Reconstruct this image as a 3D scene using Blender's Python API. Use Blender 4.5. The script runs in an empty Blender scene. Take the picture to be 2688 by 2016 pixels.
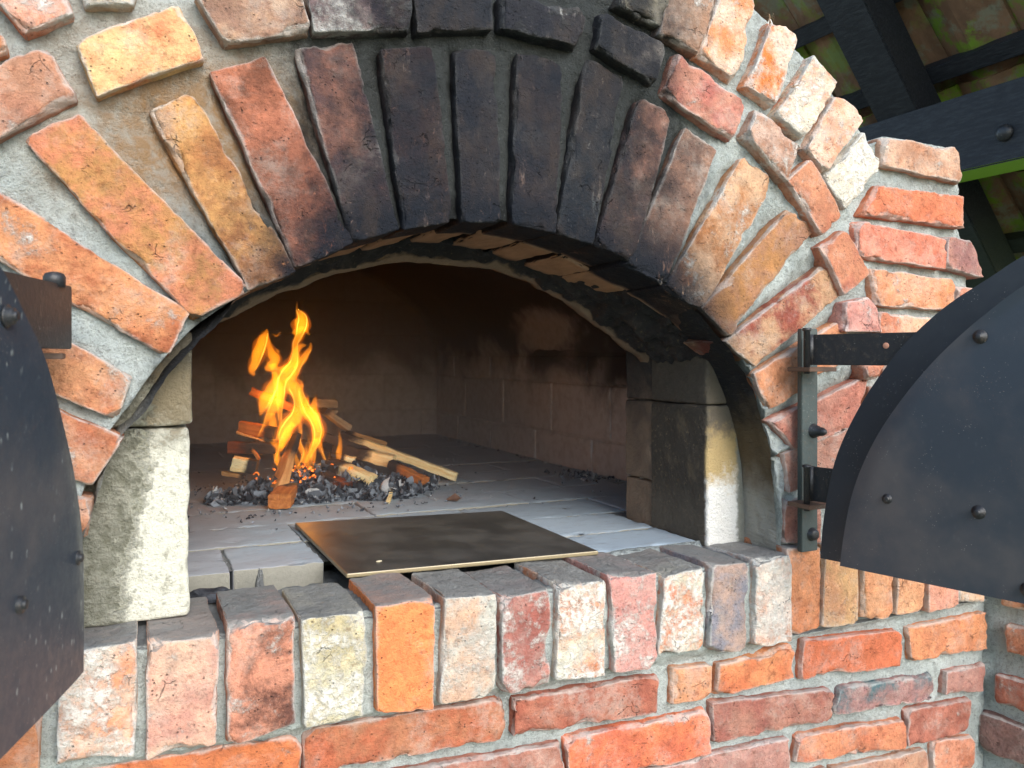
import bpy, math, random
import numpy as np

random.seed(7)
scene = bpy.context.scene
COL = scene.collection

# ------------------------------------------------------------------ camera, sky, sun, exposure
cam_data = bpy.data.cameras.new("camera")
cam = bpy.data.objects.new("camera", cam_data)
COL.objects.link(cam)
cam.location = (0.0, -1.154, 0.364)
cam.rotation_euler = (math.radians(90), 0, math.radians(-25.2))
cam_data.sensor_width = 36.0
cam_data.lens = 28.79
cam_data.shift_y = -0.026
cam_data.clip_start = 0.02
cam_data.clip_end = 500
cam_data.dof.use_dof = True
cam_data.dof.focus_distance = 1.45
cam_data.dof.aperture_fstop = 9.0
scene.camera = cam

world = bpy.data.worlds.new("World")
scene.world = world
world.use_nodes = True
wn = world.node_tree
sky = wn.nodes.new("ShaderNodeTexSky")
sky.sky_type = 'NISHITA'
sky.sun_disc = False
sky.sun_elevation = math.radians(31)
sky.sun_rotation = math.radians(173)
wn.links.new(sky.outputs[0], wn.nodes["Background"].inputs[0])
wn.nodes["Background"].inputs[1].default_value = 0.15

sun_data = bpy.data.lights.new("sun", 'SUN')
sun_data.energy = 1.5
sun_data.angle = math.radians(38)
sun_data.color = (1.0, 0.995, 0.975)
sun = bpy.data.objects.new("sun", sun_data)
COL.objects.link(sun)
from mathutils import Vector
sun.rotation_euler = Vector((0.10, -0.86, 0.50)).to_track_quat('Z', 'Y').to_euler()

scene.view_settings.view_transform = 'Standard'
scene.view_settings.look = 'None'
scene.view_settings.gamma = 1.0
scene.view_settings.exposure = 1.27
scene.view_settings.use_curve_mapping = False
scene.render.engine = 'CYCLES'
scene.cycles.use_denoising = True
scene.cycles.max_bounces = 8
scene.cycles.transparent_max_bounces = 96
scene.cycles.volume_bounces = 0
scene.cycles.sample_clamp_indirect = 4.0

# ------------------------------------------------------------------ measured tables (wall coordinates in millimetres)
BRICKS=[
('ring',0.035,0.125,'c98a6a','b8754f',0.2,1,0,[-108.8,187.4,-46.5,176.9,-53.6,135.5,-108.8,144.5]),
('ring',0.035,0.125,'c5855f','b56a45',0.28,1,0,[-117.2,308.4,-11.4,256.3,-44.7,206.7,-117.2,238.5]),
('ring',0.035,0.125,'c8875a','b8714a',0.25,1,0,[-112.2,405.6,2.4,334.2,-16.8,291.9,-112.2,335.5]),
('ring',0.035,0.125,'cb8450','b5683c',0.18,1.3,0,[-174.4,584.4,71.6,423.0,45.6,372.0,-174.4,508.8]),
('ring',0.035,0.125,'c97650','b87a42',0.08,1,0,[-109.6,636.8,-57.1,669.6,149.9,457.5,82.4,421.9]),
('ring',0.035,0.125,'c48c46','aa7038',0.03,1,0,[35.1,689.2,79.4,716.9,214.5,488.5,155.1,465.2]),
('ring',0.035,0.125,'b4684a','8c5038',0.05,1,0,[111.2,751.0,174.9,781.0,295.7,535.1,222.5,500.8]),
('ring',0.035,0.125,'8a5a4c','6a4a48',0.05,1,0,[226.2,801.3,297.4,822.7,364.6,561.0,303.6,537.8]),
('ring',0.035,0.125,'7a5040','5c4848',0.03,1,0,[348.0,818.2,423.9,838.5,449.2,578.7,385.4,563.6]),
('ring',0.035,0.125,'6f5a52','585058',0.05,1,0,[468.5,838.4,525.2,844.9,536.0,585.0,480.2,581.0]),
('ring',0.035,0.125,'786058','585058',0.08,1,0,[575.8,854.1,647.4,846.3,635.2,576.9,566.1,584.7]),
('ring',0.035,0.125,'786860','58585c',0.08,1,0,[703.0,859.9,766.9,843.2,706.0,559.5,646.8,572.5]),
('ring',0.035,0.125,'a87462','7a5a52',0.1,1,0,[808.7,810.3,869.2,791.0,786.4,536.3,722.7,559.2]),
('ring',0.035,0.125,'946a56','7c5c50',0.08,1,0,[905.3,766.5,966.5,741.3,862.2,495.6,785.0,526.7]),
('ring',0.035,0.125,'c49c7c','b07a50',0.35,1,0,[1034.0,730.0,1098.5,695.7,939.7,453.3,866.2,489.0]),
('ring',0.035,0.125,'a07058','aa7444',0.1,1.4,0,[1145.3,639.3,1195.8,610.1,1002.5,408.2,943.1,454.4]),
('ring',0.035,0.125,'b88c68','9c5c44',0.12,1,0,[1239.1,539.6,1284.7,498.8,1061.7,353.5,997.8,392.1]),
('ring',0.035,0.125,'cc855a','c07a50',0.15,1,0,[1282.6,432.7,1307.9,368.3,1101.1,271.5,1066.1,330.9]),
('ring',0.035,0.125,'bc7c6c','b87060',0.12,1,0,[1350.8,319.9,1320.6,231.8,1159.0,195.2,1104.9,240.7]),
('ring',0.035,0.125,'bc8a7c','b47c6c',0.15,1,0,[1299.4,217.2,1291.0,126.7,1153.1,113.1,1138.3,176.1]),
('ring',0.035,0.125,'b47868','a86a5c',0.15,1,0,[1141.4,87.2,1224.8,90.0,1224.8,2.3,1141.4,15.7]),
('ring',0.014,0.13,'b47c60','a87058',0.1,1.2,0,[-163.5,706.9,-91.9,750.3,-56.9,691.4,-163.5,621.0]),
('ring',0.014,0.13,'dcb478','d48c58',0.2,1.2,0,[-55.2,765.0,64.6,830.6,92.9,767.7,-31.6,699.8]),
('ring',0.014,0.13,'b48c70','9a7460',0.2,1.2,0,[84.8,849.2,217.1,898.1,233.9,827.0,123.1,790.3]),
('ring',0.014,0.13,'9c8484','80686c',0.45,1.2,0,[229.4,894.0,383.9,924.2,382.7,853.5,242.4,829.6]),
('ring',0.014,0.13,'68646a','585860',0.1,1.2,0,[390.7,925.5,513.3,949.5,517.8,877.8,395.6,854.1]),
('ring',0.014,0.13,'7c7478','686068',0.4,1.2,0,[534.6,929.3,684.1,936.9,672.1,874.3,535.4,883.7]),
('ring',0.014,0.13,'6c6464','5c5654',0.1,1.2,0,[718.9,937.6,844.7,904.9,826.9,836.9,709.0,879.2]),
('ring',0.014,0.13,'bc7c68','b4685c',0.15,1.2,0,[872.0,895.2,1020.1,828.9,994.3,760.0,844.2,823.3]),
('ring',0.014,0.13,'bc9c90','a87a64',0.38,1.2,0,[1052.1,819.8,1155.2,761.3,1121.3,694.3,1024.8,771.9]),
('ring',0.014,0.13,'c4805c','b87050',0.22,1.2,0,[1179.4,738.0,1263.2,644.8,1211.2,600.1,1124.3,694.6]),
('ring',0.014,0.13,'c47c58','b86c50',0.12,1.2,0,[1274.4,613.0,1336.3,531.8,1269.0,487.2,1213.2,577.6]),
('ring',0.014,0.13,'cc8c84','c47c74',0.2,1.6,0,[1278.5,469.7,1344.9,481.7,1377.9,418.1,1270.2,416.5]),
('ring',0.014,0.13,'cc7c58','b0664c',0.15,1.2,0,[1322.7,352.9,1385.3,355.8,1365.7,321.1,1333.3,322.1]),
('ring',0.014,0.2,'908c80','807868',0.2,1.2,0,[775.6,1008.6,862.0,1012.2,832.7,937.1,747.8,958.9]),
('ring',0.014,0.2,'ac8c7c','9c7864',0.15,1.2,0,[856.2,1024.6,957.4,1036.3,915.5,904.3,834.1,925.3]),
('ring',0.014,0.2,'dcbca8','d4946c',0.3,1.8,0,[978.4,1040.4,1042.9,1024.6,1002.5,867.6,918.9,899.4]),
('ring',0.014,0.2,'e4c4b4','d88c60',0.42,1.2,0,[1087.3,987.4,1147.4,973.4,1088.0,831.1,1025.5,861.6]),
('ring',0.014,0.2,'dccdb8','dc8458',0.5,1.2,0,[1186.5,937.4,1243.5,897.0,1164.5,780.5,1095.5,814.7]),
('ring',0.014,0.2,'dcb8a8','d49c80',0.3,1.2,0,[1242.7,872.3,1320.1,837.5,1217.2,722.8,1171.6,761.6]),
('ring',0.014,0.2,'dcd4c4','d4c4ac',0.6,1.2,0,[1328.2,813.0,1371.3,747.6,1275.6,654.5,1220.0,708.7]),
('ring',0.014,0.2,'dca898','d08060',0.4,1.2,0,[-152.4,804.3,-80.1,856.7,-63.3,798.2,-111.0,767.8]),
('ring',0.014,0.2,'c4b49c','b09880',0.4,1.2,0,[-59.5,853.1,11.4,877.5,6.0,825.2,-45.7,812.3]),
('ring',0.014,0.2,'d08858','c07848',0.2,1.2,0,[-186.9,762.7,-139.6,755.8,-136.0,740.9,-186.9,712.7]),
('ring',0.02,0.2,'c89c84','b88468',0.2,1.3,0,[1391.1,808.8,1604.4,806.8,1621.6,739.0,1386.7,752.0]),
('ring',0.02,0.2,'d4764c','c86840',0.05,2.2,0,[1368.3,708.1,1610.3,705.9,1620.1,641.0,1327.3,650.6]),
('ring',0.02,0.2,'d4826a','cc6c50',0.22,1.6,0,[1312.4,633.2,1566.4,611.2,1559.2,551.3,1312.4,565.1]),
('ring',0.02,0.2,'b47c70','a06c68',0.15,1.3,0,[1571.2,618.7,1645.0,612.7,1681.9,539.2,1566.4,554.9]),
('ring',0.02,0.2,'dc9c7c','d4885c',0.25,1.6,0,[1347.5,539.2,1590.7,528.2,1585.8,464.6,1360.5,470.2]),
('ring',0.02,0.2,'dca484','c88060',0.2,1.3,0,[1371.8,452.4,1609.3,441.3,1609.3,381.8,1372.7,387.0]),
('ring',0.02,0.2,'d08468','c07458',0.2,1.3,0,[1613.2,514.9,1710.2,507.6,1710.2,450.0,1609.3,459.5]),
('ring',0.02,0.2,'c87c5c','b86c50',0.2,1.3,0,[1396.9,374.6,1609.3,365.2,1609.3,299.1,1390.2,318.2]),
('ring',0.02,0.2,'cc8464','bc7454',0.2,1.3,0,[1355.3,303.1,1584.8,289.6,1584.8,217.3,1342.3,232.2]),
('ring',0.02,0.2,'c88068','b87058',0.2,1.3,0,[1325.2,211.2,1536.7,202.8,1536.7,131.3,1312.4,141.2]),
('ring',0.02,0.2,'c47c64','b47058',0.2,1.3,0,[1299.8,120.5,1513.1,116.5,1513.1,45.5,1291.4,47.8]),
('sill',0,0.165,'d88c54','c87844',0.1,1,1,[-161.5,-4.8,-91.6,-16.1,-99.0,-147.6,-161.5,-134.1]),
('sill',0,0.165,'e0c4b4','dc9c7c',0.55,1,1,[-72.4,-6.1,11.7,-2.5,8.1,-143.6,-74.9,-137.9]),
('sill',0,0.2,'d4a894','cc9484',0.22,1.3,1,[26.2,-7.5,109.8,-10.3,106.5,-151.1,24.9,-153.0]),
('sill',0,0.165,'d4886c','8c5848',0.3,1,1,[125.0,4.7,207.1,4.4,207.7,-139.7,124.2,-155.7]),
('sill',0,0.165,'ccc4a8','c0b490',0.5,1,1,[221.9,-2.3,307.3,-2.5,306.1,-149.5,225.5,-149.6]),
('sill',0,0.165,'ec8438','e47c34',0.02,0.7,1,[328.5,1.9,414.3,1.3,410.7,-159.7,329.2,-150.6]),
('sill',0,0.165,'b8bab8','c4a898',0.35,1,1,[435.3,-0.4,515.8,-4.6,511.6,-153.3,426.8,-155.9]),
('sill',0,0.165,'b47870','a46058',0.42,1.6,1,[529.5,-10.8,606.2,-7.2,607.6,-157.0,527.6,-156.1]),
('sill',0,0.165,'d0cabc','d49878',0.6,1.4,1,[630.6,-3.7,713.3,-5.9,712.7,-160.4,624.4,-152.4]),
('sill',0,0.165,'cc9490','c4807c',0.42,1,1,[725.3,0.4,812.6,-4.6,815.4,-162.6,733.7,-157.2]),
('sill',0,0.165,'d4d0bc','d48c68',0.55,1.4,1,[836.9,-11.3,914.3,-7.7,914.3,-146.8,821.3,-139.8]),
('sill',0,0.165,'ac9088','8c8490',0.15,1.5,1,[937.4,-4.2,1013.5,-8.3,1013.5,-163.9,931.6,-155.7]),
('sill',0,0.165,'dcd0cc','d8a894',0.55,1,1,[1036.6,-7.1,1116.1,-5.8,1118.0,-165.4,1033.3,-158.4]),
('sill',0.018,0.165,'d88a58','cc7c4c',0.08,0.8,1,[1127.0,2.2,1206.1,-4.2,1204.1,-153.4,1136.6,-160.7]),
('sill',0.012,0.165,'cc9c68','c48c60',0.1,1,1,[1219.2,-0.3,1302.2,-4.6,1300.1,-159.6,1213.1,-153.5]),
('sill',0.012,0.165,'d49468','cc8458',0.15,1,1,[1317.4,-7.0,1397.1,-10.1,1392.6,-156.8,1318.3,-153.0]),
('sill',0.012,0.165,'d89c70','cc8c60',0.1,1,1,[1415.3,-11.8,1494.4,-14.7,1482.9,-157.2,1410.8,-156.2]),
('sill',0.012,0.165,'d4907c','c88468',0.15,1,1,[1506.6,-15.8,1594.4,-19.3,1592.0,-161.7,1502.8,-162.1]),
('sill',0.012,0.165,'d8b89c','cc9878',0.3,1,1,[1598.3,-19.6,1679.1,-23.9,1673.0,-161.1,1594.4,-154.5]),
('low',0.022,0.1,'d47030','bc6434',0.12,1.2,0,[-65.1,-163.2,222.9,-174.1,224.2,-232.5,-65.1,-216.2]),
('low',0.022,0.1,'ac6c4a','b4603c',0.06,1.8,0,[230.9,-167.9,541.7,-175.8,542.8,-236.6,227.7,-228.8]),
('low',0.022,0.1,'ac6650','a45844',0.08,1.6,0,[559.1,-181.4,832.9,-188.6,828.1,-249.4,558.0,-237.1]),
('low',0.022,0.1,'d08c60','c87c54',0.1,1.2,0,[866.1,-182.7,946.6,-190.2,946.6,-245.7,866.1,-244.2]),
('low',0.022,0.1,'d88850','d07440',0.15,1.6,0,[967.5,-191.3,1141.3,-183.4,1147.5,-241.3,960.5,-245.4]),
('low',0.022,0.1,'d0683c','c86438',0.05,0.8,0,[1170.9,-179.0,1436.4,-194.5,1434.2,-263.6,1165.8,-249.1]),
('low',0.022,0.1,'dc8c58','cc7c50',0.08,1.2,0,[1460.1,-195.3,1701.2,-195.5,1703.8,-272.7,1469.2,-264.7]),
('low',0.022,0.1,'ac7060','a06050',0.2,1.2,0,[258.4,-253.3,644.9,-268.9,646.1,-335.0,258.4,-315.5]),
('low',0.022,0.1,'dc703c','d0643c',0.2,1.2,0,[654.8,-264.5,941.3,-268.9,945.8,-346.1,659.4,-332.9]),
('low',0.022,0.1,'ac7464','a06054',0.1,1.2,0,[954.2,-260.2,1245.9,-283.6,1247.1,-340.9,958.7,-329.8]),
('low',0.022,0.1,'a47474','686e78',0.1,1.8,0,[1268.6,-287.5,1541.7,-305.5,1528.9,-353.3,1252.1,-333.1]),
('low',0.022,0.1,'b48078','ac746c',0.15,1.2,0,[1575.4,-305.1,1698.6,-306.8,1690.9,-361.9,1570.5,-349.6]),
('low',0.022,0.1,'b48078','a47068',0.2,1.2,0,[784.8,-350.0,1129.7,-355.6,1131.6,-434.2,784.8,-418.8]),
('low',0.022,0.1,'d48258','c4704c',0.15,1.5,0,[1159.9,-360.8,1443.2,-378.7,1445.5,-437.0,1149.0,-405.0]),
('low',0.022,0.1,'b46a58','a45c4c',0.06,1.2,0,[1459.1,-365.8,1648.3,-375.6,1638.3,-441.5,1459.1,-436.6]),
('low',0.022,0.1,'c08c70','b47c64',0.15,1.2,0,[1252.1,-439.5,1511.9,-458.0,1516.6,-528.5,1252.1,-499.9]),
('low',0.022,0.1,'d48a6c','c47454',0.25,1.2,0,[1533.7,-444.5,1660.9,-458.3,1657.9,-523.0,1534.6,-516.2]),
('low',0.022,0.1,'b87c68','a86c58',0.15,1.2,0,[1163.9,-432.4,1235.7,-439.0,1235.7,-502.2,1163.9,-497.3])]
STICKS=[('split pale pine log standing up through the middle of the flames', [0.3419, 0.9796, 0.017], [0.4099, 1.06, 0.1593], 0.058, 0.03, 1, 0.35, 0.5),
('short squared wood stub lying in front of the fire on the grey ash', [0.3289, 0.8503, 0.02], [0.3767, 0.98, 0.0281], 0.056, 0.036, 2, 0.2, 0),
('longest pale stick reaching farthest right out of the fire', [0.8744, 1.0839, 0.014], [0.5752, 1.26, 0.1357], 0.027, 0.024, 0, 0.15, 0),
('thin tan stick lying behind the longest pale stick', [0.7506, 1.4, 0.0869], [0.6198, 1.36, 0.1337], 0.022, 0.014, 3, 0.1, 0),
('squared yellow stick with a cut end, charred where it meets the flames', [0.6959, 1.12, 0.0643], [0.5462, 1.22, 0.1016], 0.038, 0.036, 0, 0.6, 0),
('thick pale block with a square end, lowest on the right of the fire', [0.5859, 0.95, 0.0356], [0.4949, 1.06, 0.0767], 0.038, 0.038, 0, 0.35, 0),
('short reddish brown stick poking out of the ash below the long sticks', [0.7419, 0.98, 0.0214], [0.672, 1.08, 0.0646], 0.028, 0.026, 2, 0.3, 0),
('weathered greyish stick sloping down right behind the flames', [0.5942, 1.24, 0.1544], [0.5109, 1.2, 0.2121], 0.026, 0.02, 4, 0.1, 0),
('rounded grey brown piece topmost on the right of the pile', [0.5573, 1.26, 0.227], [0.4621, 1.22, 0.2352], 0.03, 0.026, 4, 0.3, 0),
('small grey brown piece just under the topmost rounded one', [0.5593, 1.26, 0.2025], [0.4927, 1.24, 0.2103], 0.02, 0.014, 4, 0.2, 0),
('orange lit stick sticking up at the upper left behind the flames', [0.3071, 1.17, 0.2721], [0.4284, 1.14, 0.2179], 0.028, 0.022, 2, 0.1, 0),
('thick brown block on the left side, second from the top', [0.2764, 1.16, 0.176], [0.3644, 1.12, 0.1597], 0.036, 0.036, 2, 0.3, 0),
('thin splinter beneath the thick brown block on the left', [0.2643, 1.13, 0.1645], [0.3366, 1.12, 0.1375], 0.012, 0.006, 3, 0.1, 0),
('dark reddish stick level on the left, charred at its inner end', [0.2441, 1.13, 0.1265], [0.3612, 1.1, 0.1204], 0.036, 0.032, 5, 0.7, 0),
('pale yellow block with a rough end, low on the left in the ash', [0.2525, 1.1, 0.0872], [0.3103, 1.08, 0.0741], 0.042, 0.038, 0, 0.4, 0),
('narrow tan sliver lying lowest on the left of the fire', [0.2314, 1.12, 0.059], [0.2768, 1.08, 0.051], 0.014, 0.012, 3, 0.1, 0),
('dark brown stick half buried in ash under the pale block', [0.5257, 0.95, 0.0257], [0.474, 1.03, 0.0531], 0.034, 0.022, 5, 0.5, 0),
('yellow wedge of wood lying on the pile just right of the flames', [0.5661, 1.06, 0.0819], [0.5067, 1.08, 0.0992], 0.034, 0.016, 0, 0.55, 0),
('charred black stick between the flames and the long pale stick', [0.6395, 1.2, 0.0855], [0.5071, 1.2, 0.1397], 0.034, 0.028, 5, 0.9, 0),
('tiny yellow chip of wood lying in front of the ash', [0.5856, 0.8133, 0.005], [0.6232, 0.9, 0.0211], 0.01, 0.006, 0, 0, 0),
('upright brown splinter leaning inside the left of the flames', [0.3097, 1.04, 0.1014], [0.2912, 1.05, 0.1305], 0.01, 0.008, 2, 0.2, 0)]
FLAMES=[(1.064,[(0.3013,0.3154,0.00278),(0.2953,0.3318,0.00763),(0.3047,0.3543,0.01042),(0.3141,0.3821,0.01253),(0.3242,0.41,0.01116),(0.3309,0.4293,0.00524),(0.3336,0.4388,0.00105)]),
(1.05,[(0.3262,0.3335,0.00486),(0.3397,0.3404,0.01043),(0.3505,0.3577,0.01115),(0.3438,0.3752,0.00975),(0.337,0.3995,0.00521),(0.3316,0.4237,0.00208)]),
(1.08,[(0.3494,0.3471,0.00917),(0.3579,0.3117,0.00707),(0.3483,0.2801,0.01411),(0.3357,0.2556,0.01478),(0.3255,0.2313,0.00983),(0.3177,0.2087,0.00175)]),
(1.055,[(0.35,0.3263,0.00489),(0.3609,0.2772,0.0133),(0.3541,0.2459,0.01468),(0.3405,0.2183,0.00906),(0.327,0.1909,0.00452),(0.3136,0.167,0.00277),(0.3029,0.1474,0.00104)]),
(1.047,[(0.4075,0.5125,0.0007),(0.4092,0.4897,0.00317),(0.4206,0.4706,0.0127),(0.4186,0.4458,0.01481),(0.4127,0.4211,0.00916),(0.404,0.3999,0.00703),(0.4023,0.3753,0.00774),(0.3971,0.3472,0.01264),(0.3833,0.3262,0.01611),(0.3697,0.3018,0.01328),(0.3662,0.2705,0.01117),(0.3628,0.2356,0.00768),(0.3635,0.2007,0.00454),(0.3649,0.1745,0.00105)]),
(1.08,[(0.448,0.4241,0.00144),(0.4391,0.4376,0.00467),(0.4249,0.4406,0.00645),(0.4101,0.4319,0.00786),(0.401,0.4282,0.00143)]),
(1.132,[(0.4492,0.3978,0.0022),(0.4348,0.3948,0.00586),(0.4232,0.3812,0.00804),(0.4232,0.3574,0.00804),(0.4178,0.3355,0.00584)]),
(1.12,[(0.46,0.4051,0.00183),(0.4571,0.3867,0.00476),(0.4444,0.3684,0.00767),(0.4282,0.3465,0.00874),(0.4175,0.3248,0.00872),(0.411,0.303,0.00944)]),
(1.117,[(0.3639,0.3367,0.00287),(0.3849,0.3316,0.00721),(0.4026,0.3423,0.00651),(0.4104,0.3582,0.00217)]),
(1.062,[(0.3826,0.3083,0.00917),(0.3999,0.2869,0.01486),(0.4103,0.2655,0.01276),(0.4145,0.2406,0.01135),(0.4103,0.2123,0.0156),(0.3895,0.1847,0.01624),(0.3757,0.1605,0.01338),(0.3723,0.136,0.00704),(0.3702,0.1133,0.00141)]),
(1.094,[(0.4325,0.2926,0.00252),(0.4268,0.2747,0.00612),(0.4339,0.2457,0.0101),(0.4446,0.2202,0.01374),(0.4625,0.1943,0.01523),(0.4734,0.1648,0.01381),(0.4698,0.1359,0.01162),(0.4589,0.1146,0.00725),(0.4482,0.0935,0.00579),(0.4396,0.0777,0.00253)]),
(1.068,[(0.4106,0.3061,0.00142),(0.424,0.2985,0.00285),(0.424,0.2842,0.00285),(0.4134,0.2766,0.00142)]),
(1.057,[(0.4629,0.2629,0.00107),(0.4568,0.2398,0.00714),(0.4533,0.2149,0.01213),(0.4621,0.1896,0.00929),(0.4675,0.1644,0.00286)]),
(1.051,[(0.4134,0.1988,0.00353),(0.4193,0.1704,0.00459),(0.4151,0.1423,0.0053),(0.4228,0.1172,0.00637),(0.4238,0.0977,0.00354),(0.4117,0.0754,0.00247),(0.3971,0.0474,0.0007)]),
(1.061,[(0.4648,0.1463,0.00859),(0.4744,0.1172,0.00502),(0.4852,0.0879,0.00324),(0.4988,0.0619,0.00252),(0.5119,0.0453,0.00072)]),
(1.133,[(0.4542,0.0786,0.0011),(0.4816,0.0578,0.00185),(0.4971,0.0347,0.0026),(0.4986,0.0168,0.00074)]),
(1.123,[(0.4144,0.1829,0.00727),(0.4002,0.1616,0.01015),(0.386,0.1333,0.01013),(0.3789,0.1173,0.00614),(0.3701,0.0943,0.00252),(0.3572,0.059,0.00072)]),
(1.121,[(0.3367,0.1714,0.00072),(0.3325,0.1394,0.0025),(0.329,0.1199,0.00179)]),
(1.12,[(0.3214,0.115,0.00107),(0.3269,0.1111,0.00464),(0.329,0.1003,0.00143)]),
(1.059,[(0.3411,0.1429,0.00105),(0.3615,0.1291,0.00701),(0.3769,0.1291,0.00281)]),
(1.071,[(0.4454,0.2644,0.00072),(0.4401,0.2431,0.00501),(0.4366,0.2217,0.00715),(0.4401,0.1966,0.00286)]),
(1.103,[(0.3547,0.4289,0.00071),(0.3669,0.4219,0.0025),(0.3791,0.4364,0.00072)]),
(1.113,[(0.3668,0.3881,0.00108),(0.3721,0.3809,0.00359),(0.3731,0.3726,0.00072)]),
(1.125,[(0.3583,0.2135,0.00576),(0.36,0.181,0.00937),(0.3653,0.152,0.00866),(0.3688,0.1302,0.00289)])]


# ------------------------------------------------------------------ small helpers
def lin(h, k=1.0):
    out = []
    for i in (0, 2, 4):
        c = int(h[i:i + 2], 16) / 255
        out.append((c / 12.92 if c <= .04045 else ((c + .055) / 1.055) ** 2.4) * k)
    return tuple(out)

def _hash(ix, iy, iz, seed):
    h = (ix.astype(np.uint32) * np.uint32(374761393) + iy.astype(np.uint32) * np.uint32(668265263)
         + iz.astype(np.uint32) * np.uint32(2246822519) + np.uint32(seed * 3266489917 % 4294967296))
    h = (h ^ (h >> np.uint32(13))) * np.uint32(1274126177)
    h = (h ^ (h >> np.uint32(16))) * np.uint32(2654435761)
    h ^= h >> np.uint32(15)
    return h.astype(np.float64) / 2147483647.5 - 1.0

def vnoise(P, scale, seed=0):
    P = np.asarray(P, float) / scale + 100.0 + seed * 7.13
    I = np.floor(P).astype(np.int64)
    f = P - I
    f = f * f * f * (f * (f * 6 - 15) + 10)
    r = 0
    for dx in (0, 1):
        wx = f[:, 0] if dx else 1 - f[:, 0]
        for dy in (0, 1):
            wy = f[:, 1] if dy else 1 - f[:, 1]
            for dz in (0, 1):
                wz = f[:, 2] if dz else 1 - f[:, 2]
                r = r + wx * wy * wz * _hash(I[:, 0] + dx, I[:, 1] + dy, I[:, 2] + dz, seed)
    return r

def fbm(P, scale, seed=0, octv=3, gain=.5):
    a, s, t = 1.0, scale, 0
    for k in range(octv):
        t = t + a * vnoise(P, s, seed + k * 11)
        a *= gain
        s *= .5
    return t

def obj(name, verts, faces, mat, parent=None, loc=None, smooth=True, attrs=None, kind=None):
    verts = np.asarray(verts, float)
    if loc is None:
        loc = verts.mean(0) if len(verts) else np.zeros(3)
    loc = np.asarray(loc, float)
    me = bpy.data.meshes.new(name)
    me.from_pydata((verts - loc).tolist(), [], [tuple(int(i) for i in f) for f in faces])
    if smooth:
        me.polygons.foreach_set("use_smooth", [True] * len(me.polygons))
    if attrs:
        for k, v in attrs.items():
            a = me.attributes.new(k, 'FLOAT', 'POINT')
            a.data.foreach_set("value", np.asarray(v, np.float32))
    if mat:
        me.materials.append(mat)
    o = bpy.data.objects.new(name, me)
    COL.objects.link(o)
    place(o, parent, loc)
    if kind:
        o["kind"] = kind
    return o

WORLD_LOC = {}
def place(o, parent, loc):
    WORLD_LOC[o.name] = np.asarray(loc, float)
    if parent is not None:
        o.parent = parent
        o.location = np.asarray(loc, float) - WORLD_LOC[parent.name]
    else:
        o.location = loc

def thing(name, label, cat, loc=(0, 0, 0), group=None):
    o = bpy.data.objects.new(name, None)
    COL.objects.link(o)
    place(o, None, loc)
    o.empty_display_size = .05
    return tag(o, label, cat, group)

def tag(o, label, cat, group=None):
    o["label"] = label
    o["category"] = cat
    if group:
        o["group"] = group
    return o

def grid_faces(nu, nv, off=0, flip=False):
    F = []
    for i in range(nu):
        for j in range(nv):
            a = off + i * (nv + 1) + j
            q = (a, a + 1, a + nv + 2, a + nv + 1)
            F.append(q[::-1] if flip else q)
    return F

def fix_normals(o):
    import bmesh
    bm = bmesh.new()
    bm.from_mesh(o.data)
    bmesh.ops.recalc_face_normals(bm, faces=bm.faces)
    bm.to_mesh(o.data)
    bm.free()

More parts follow.
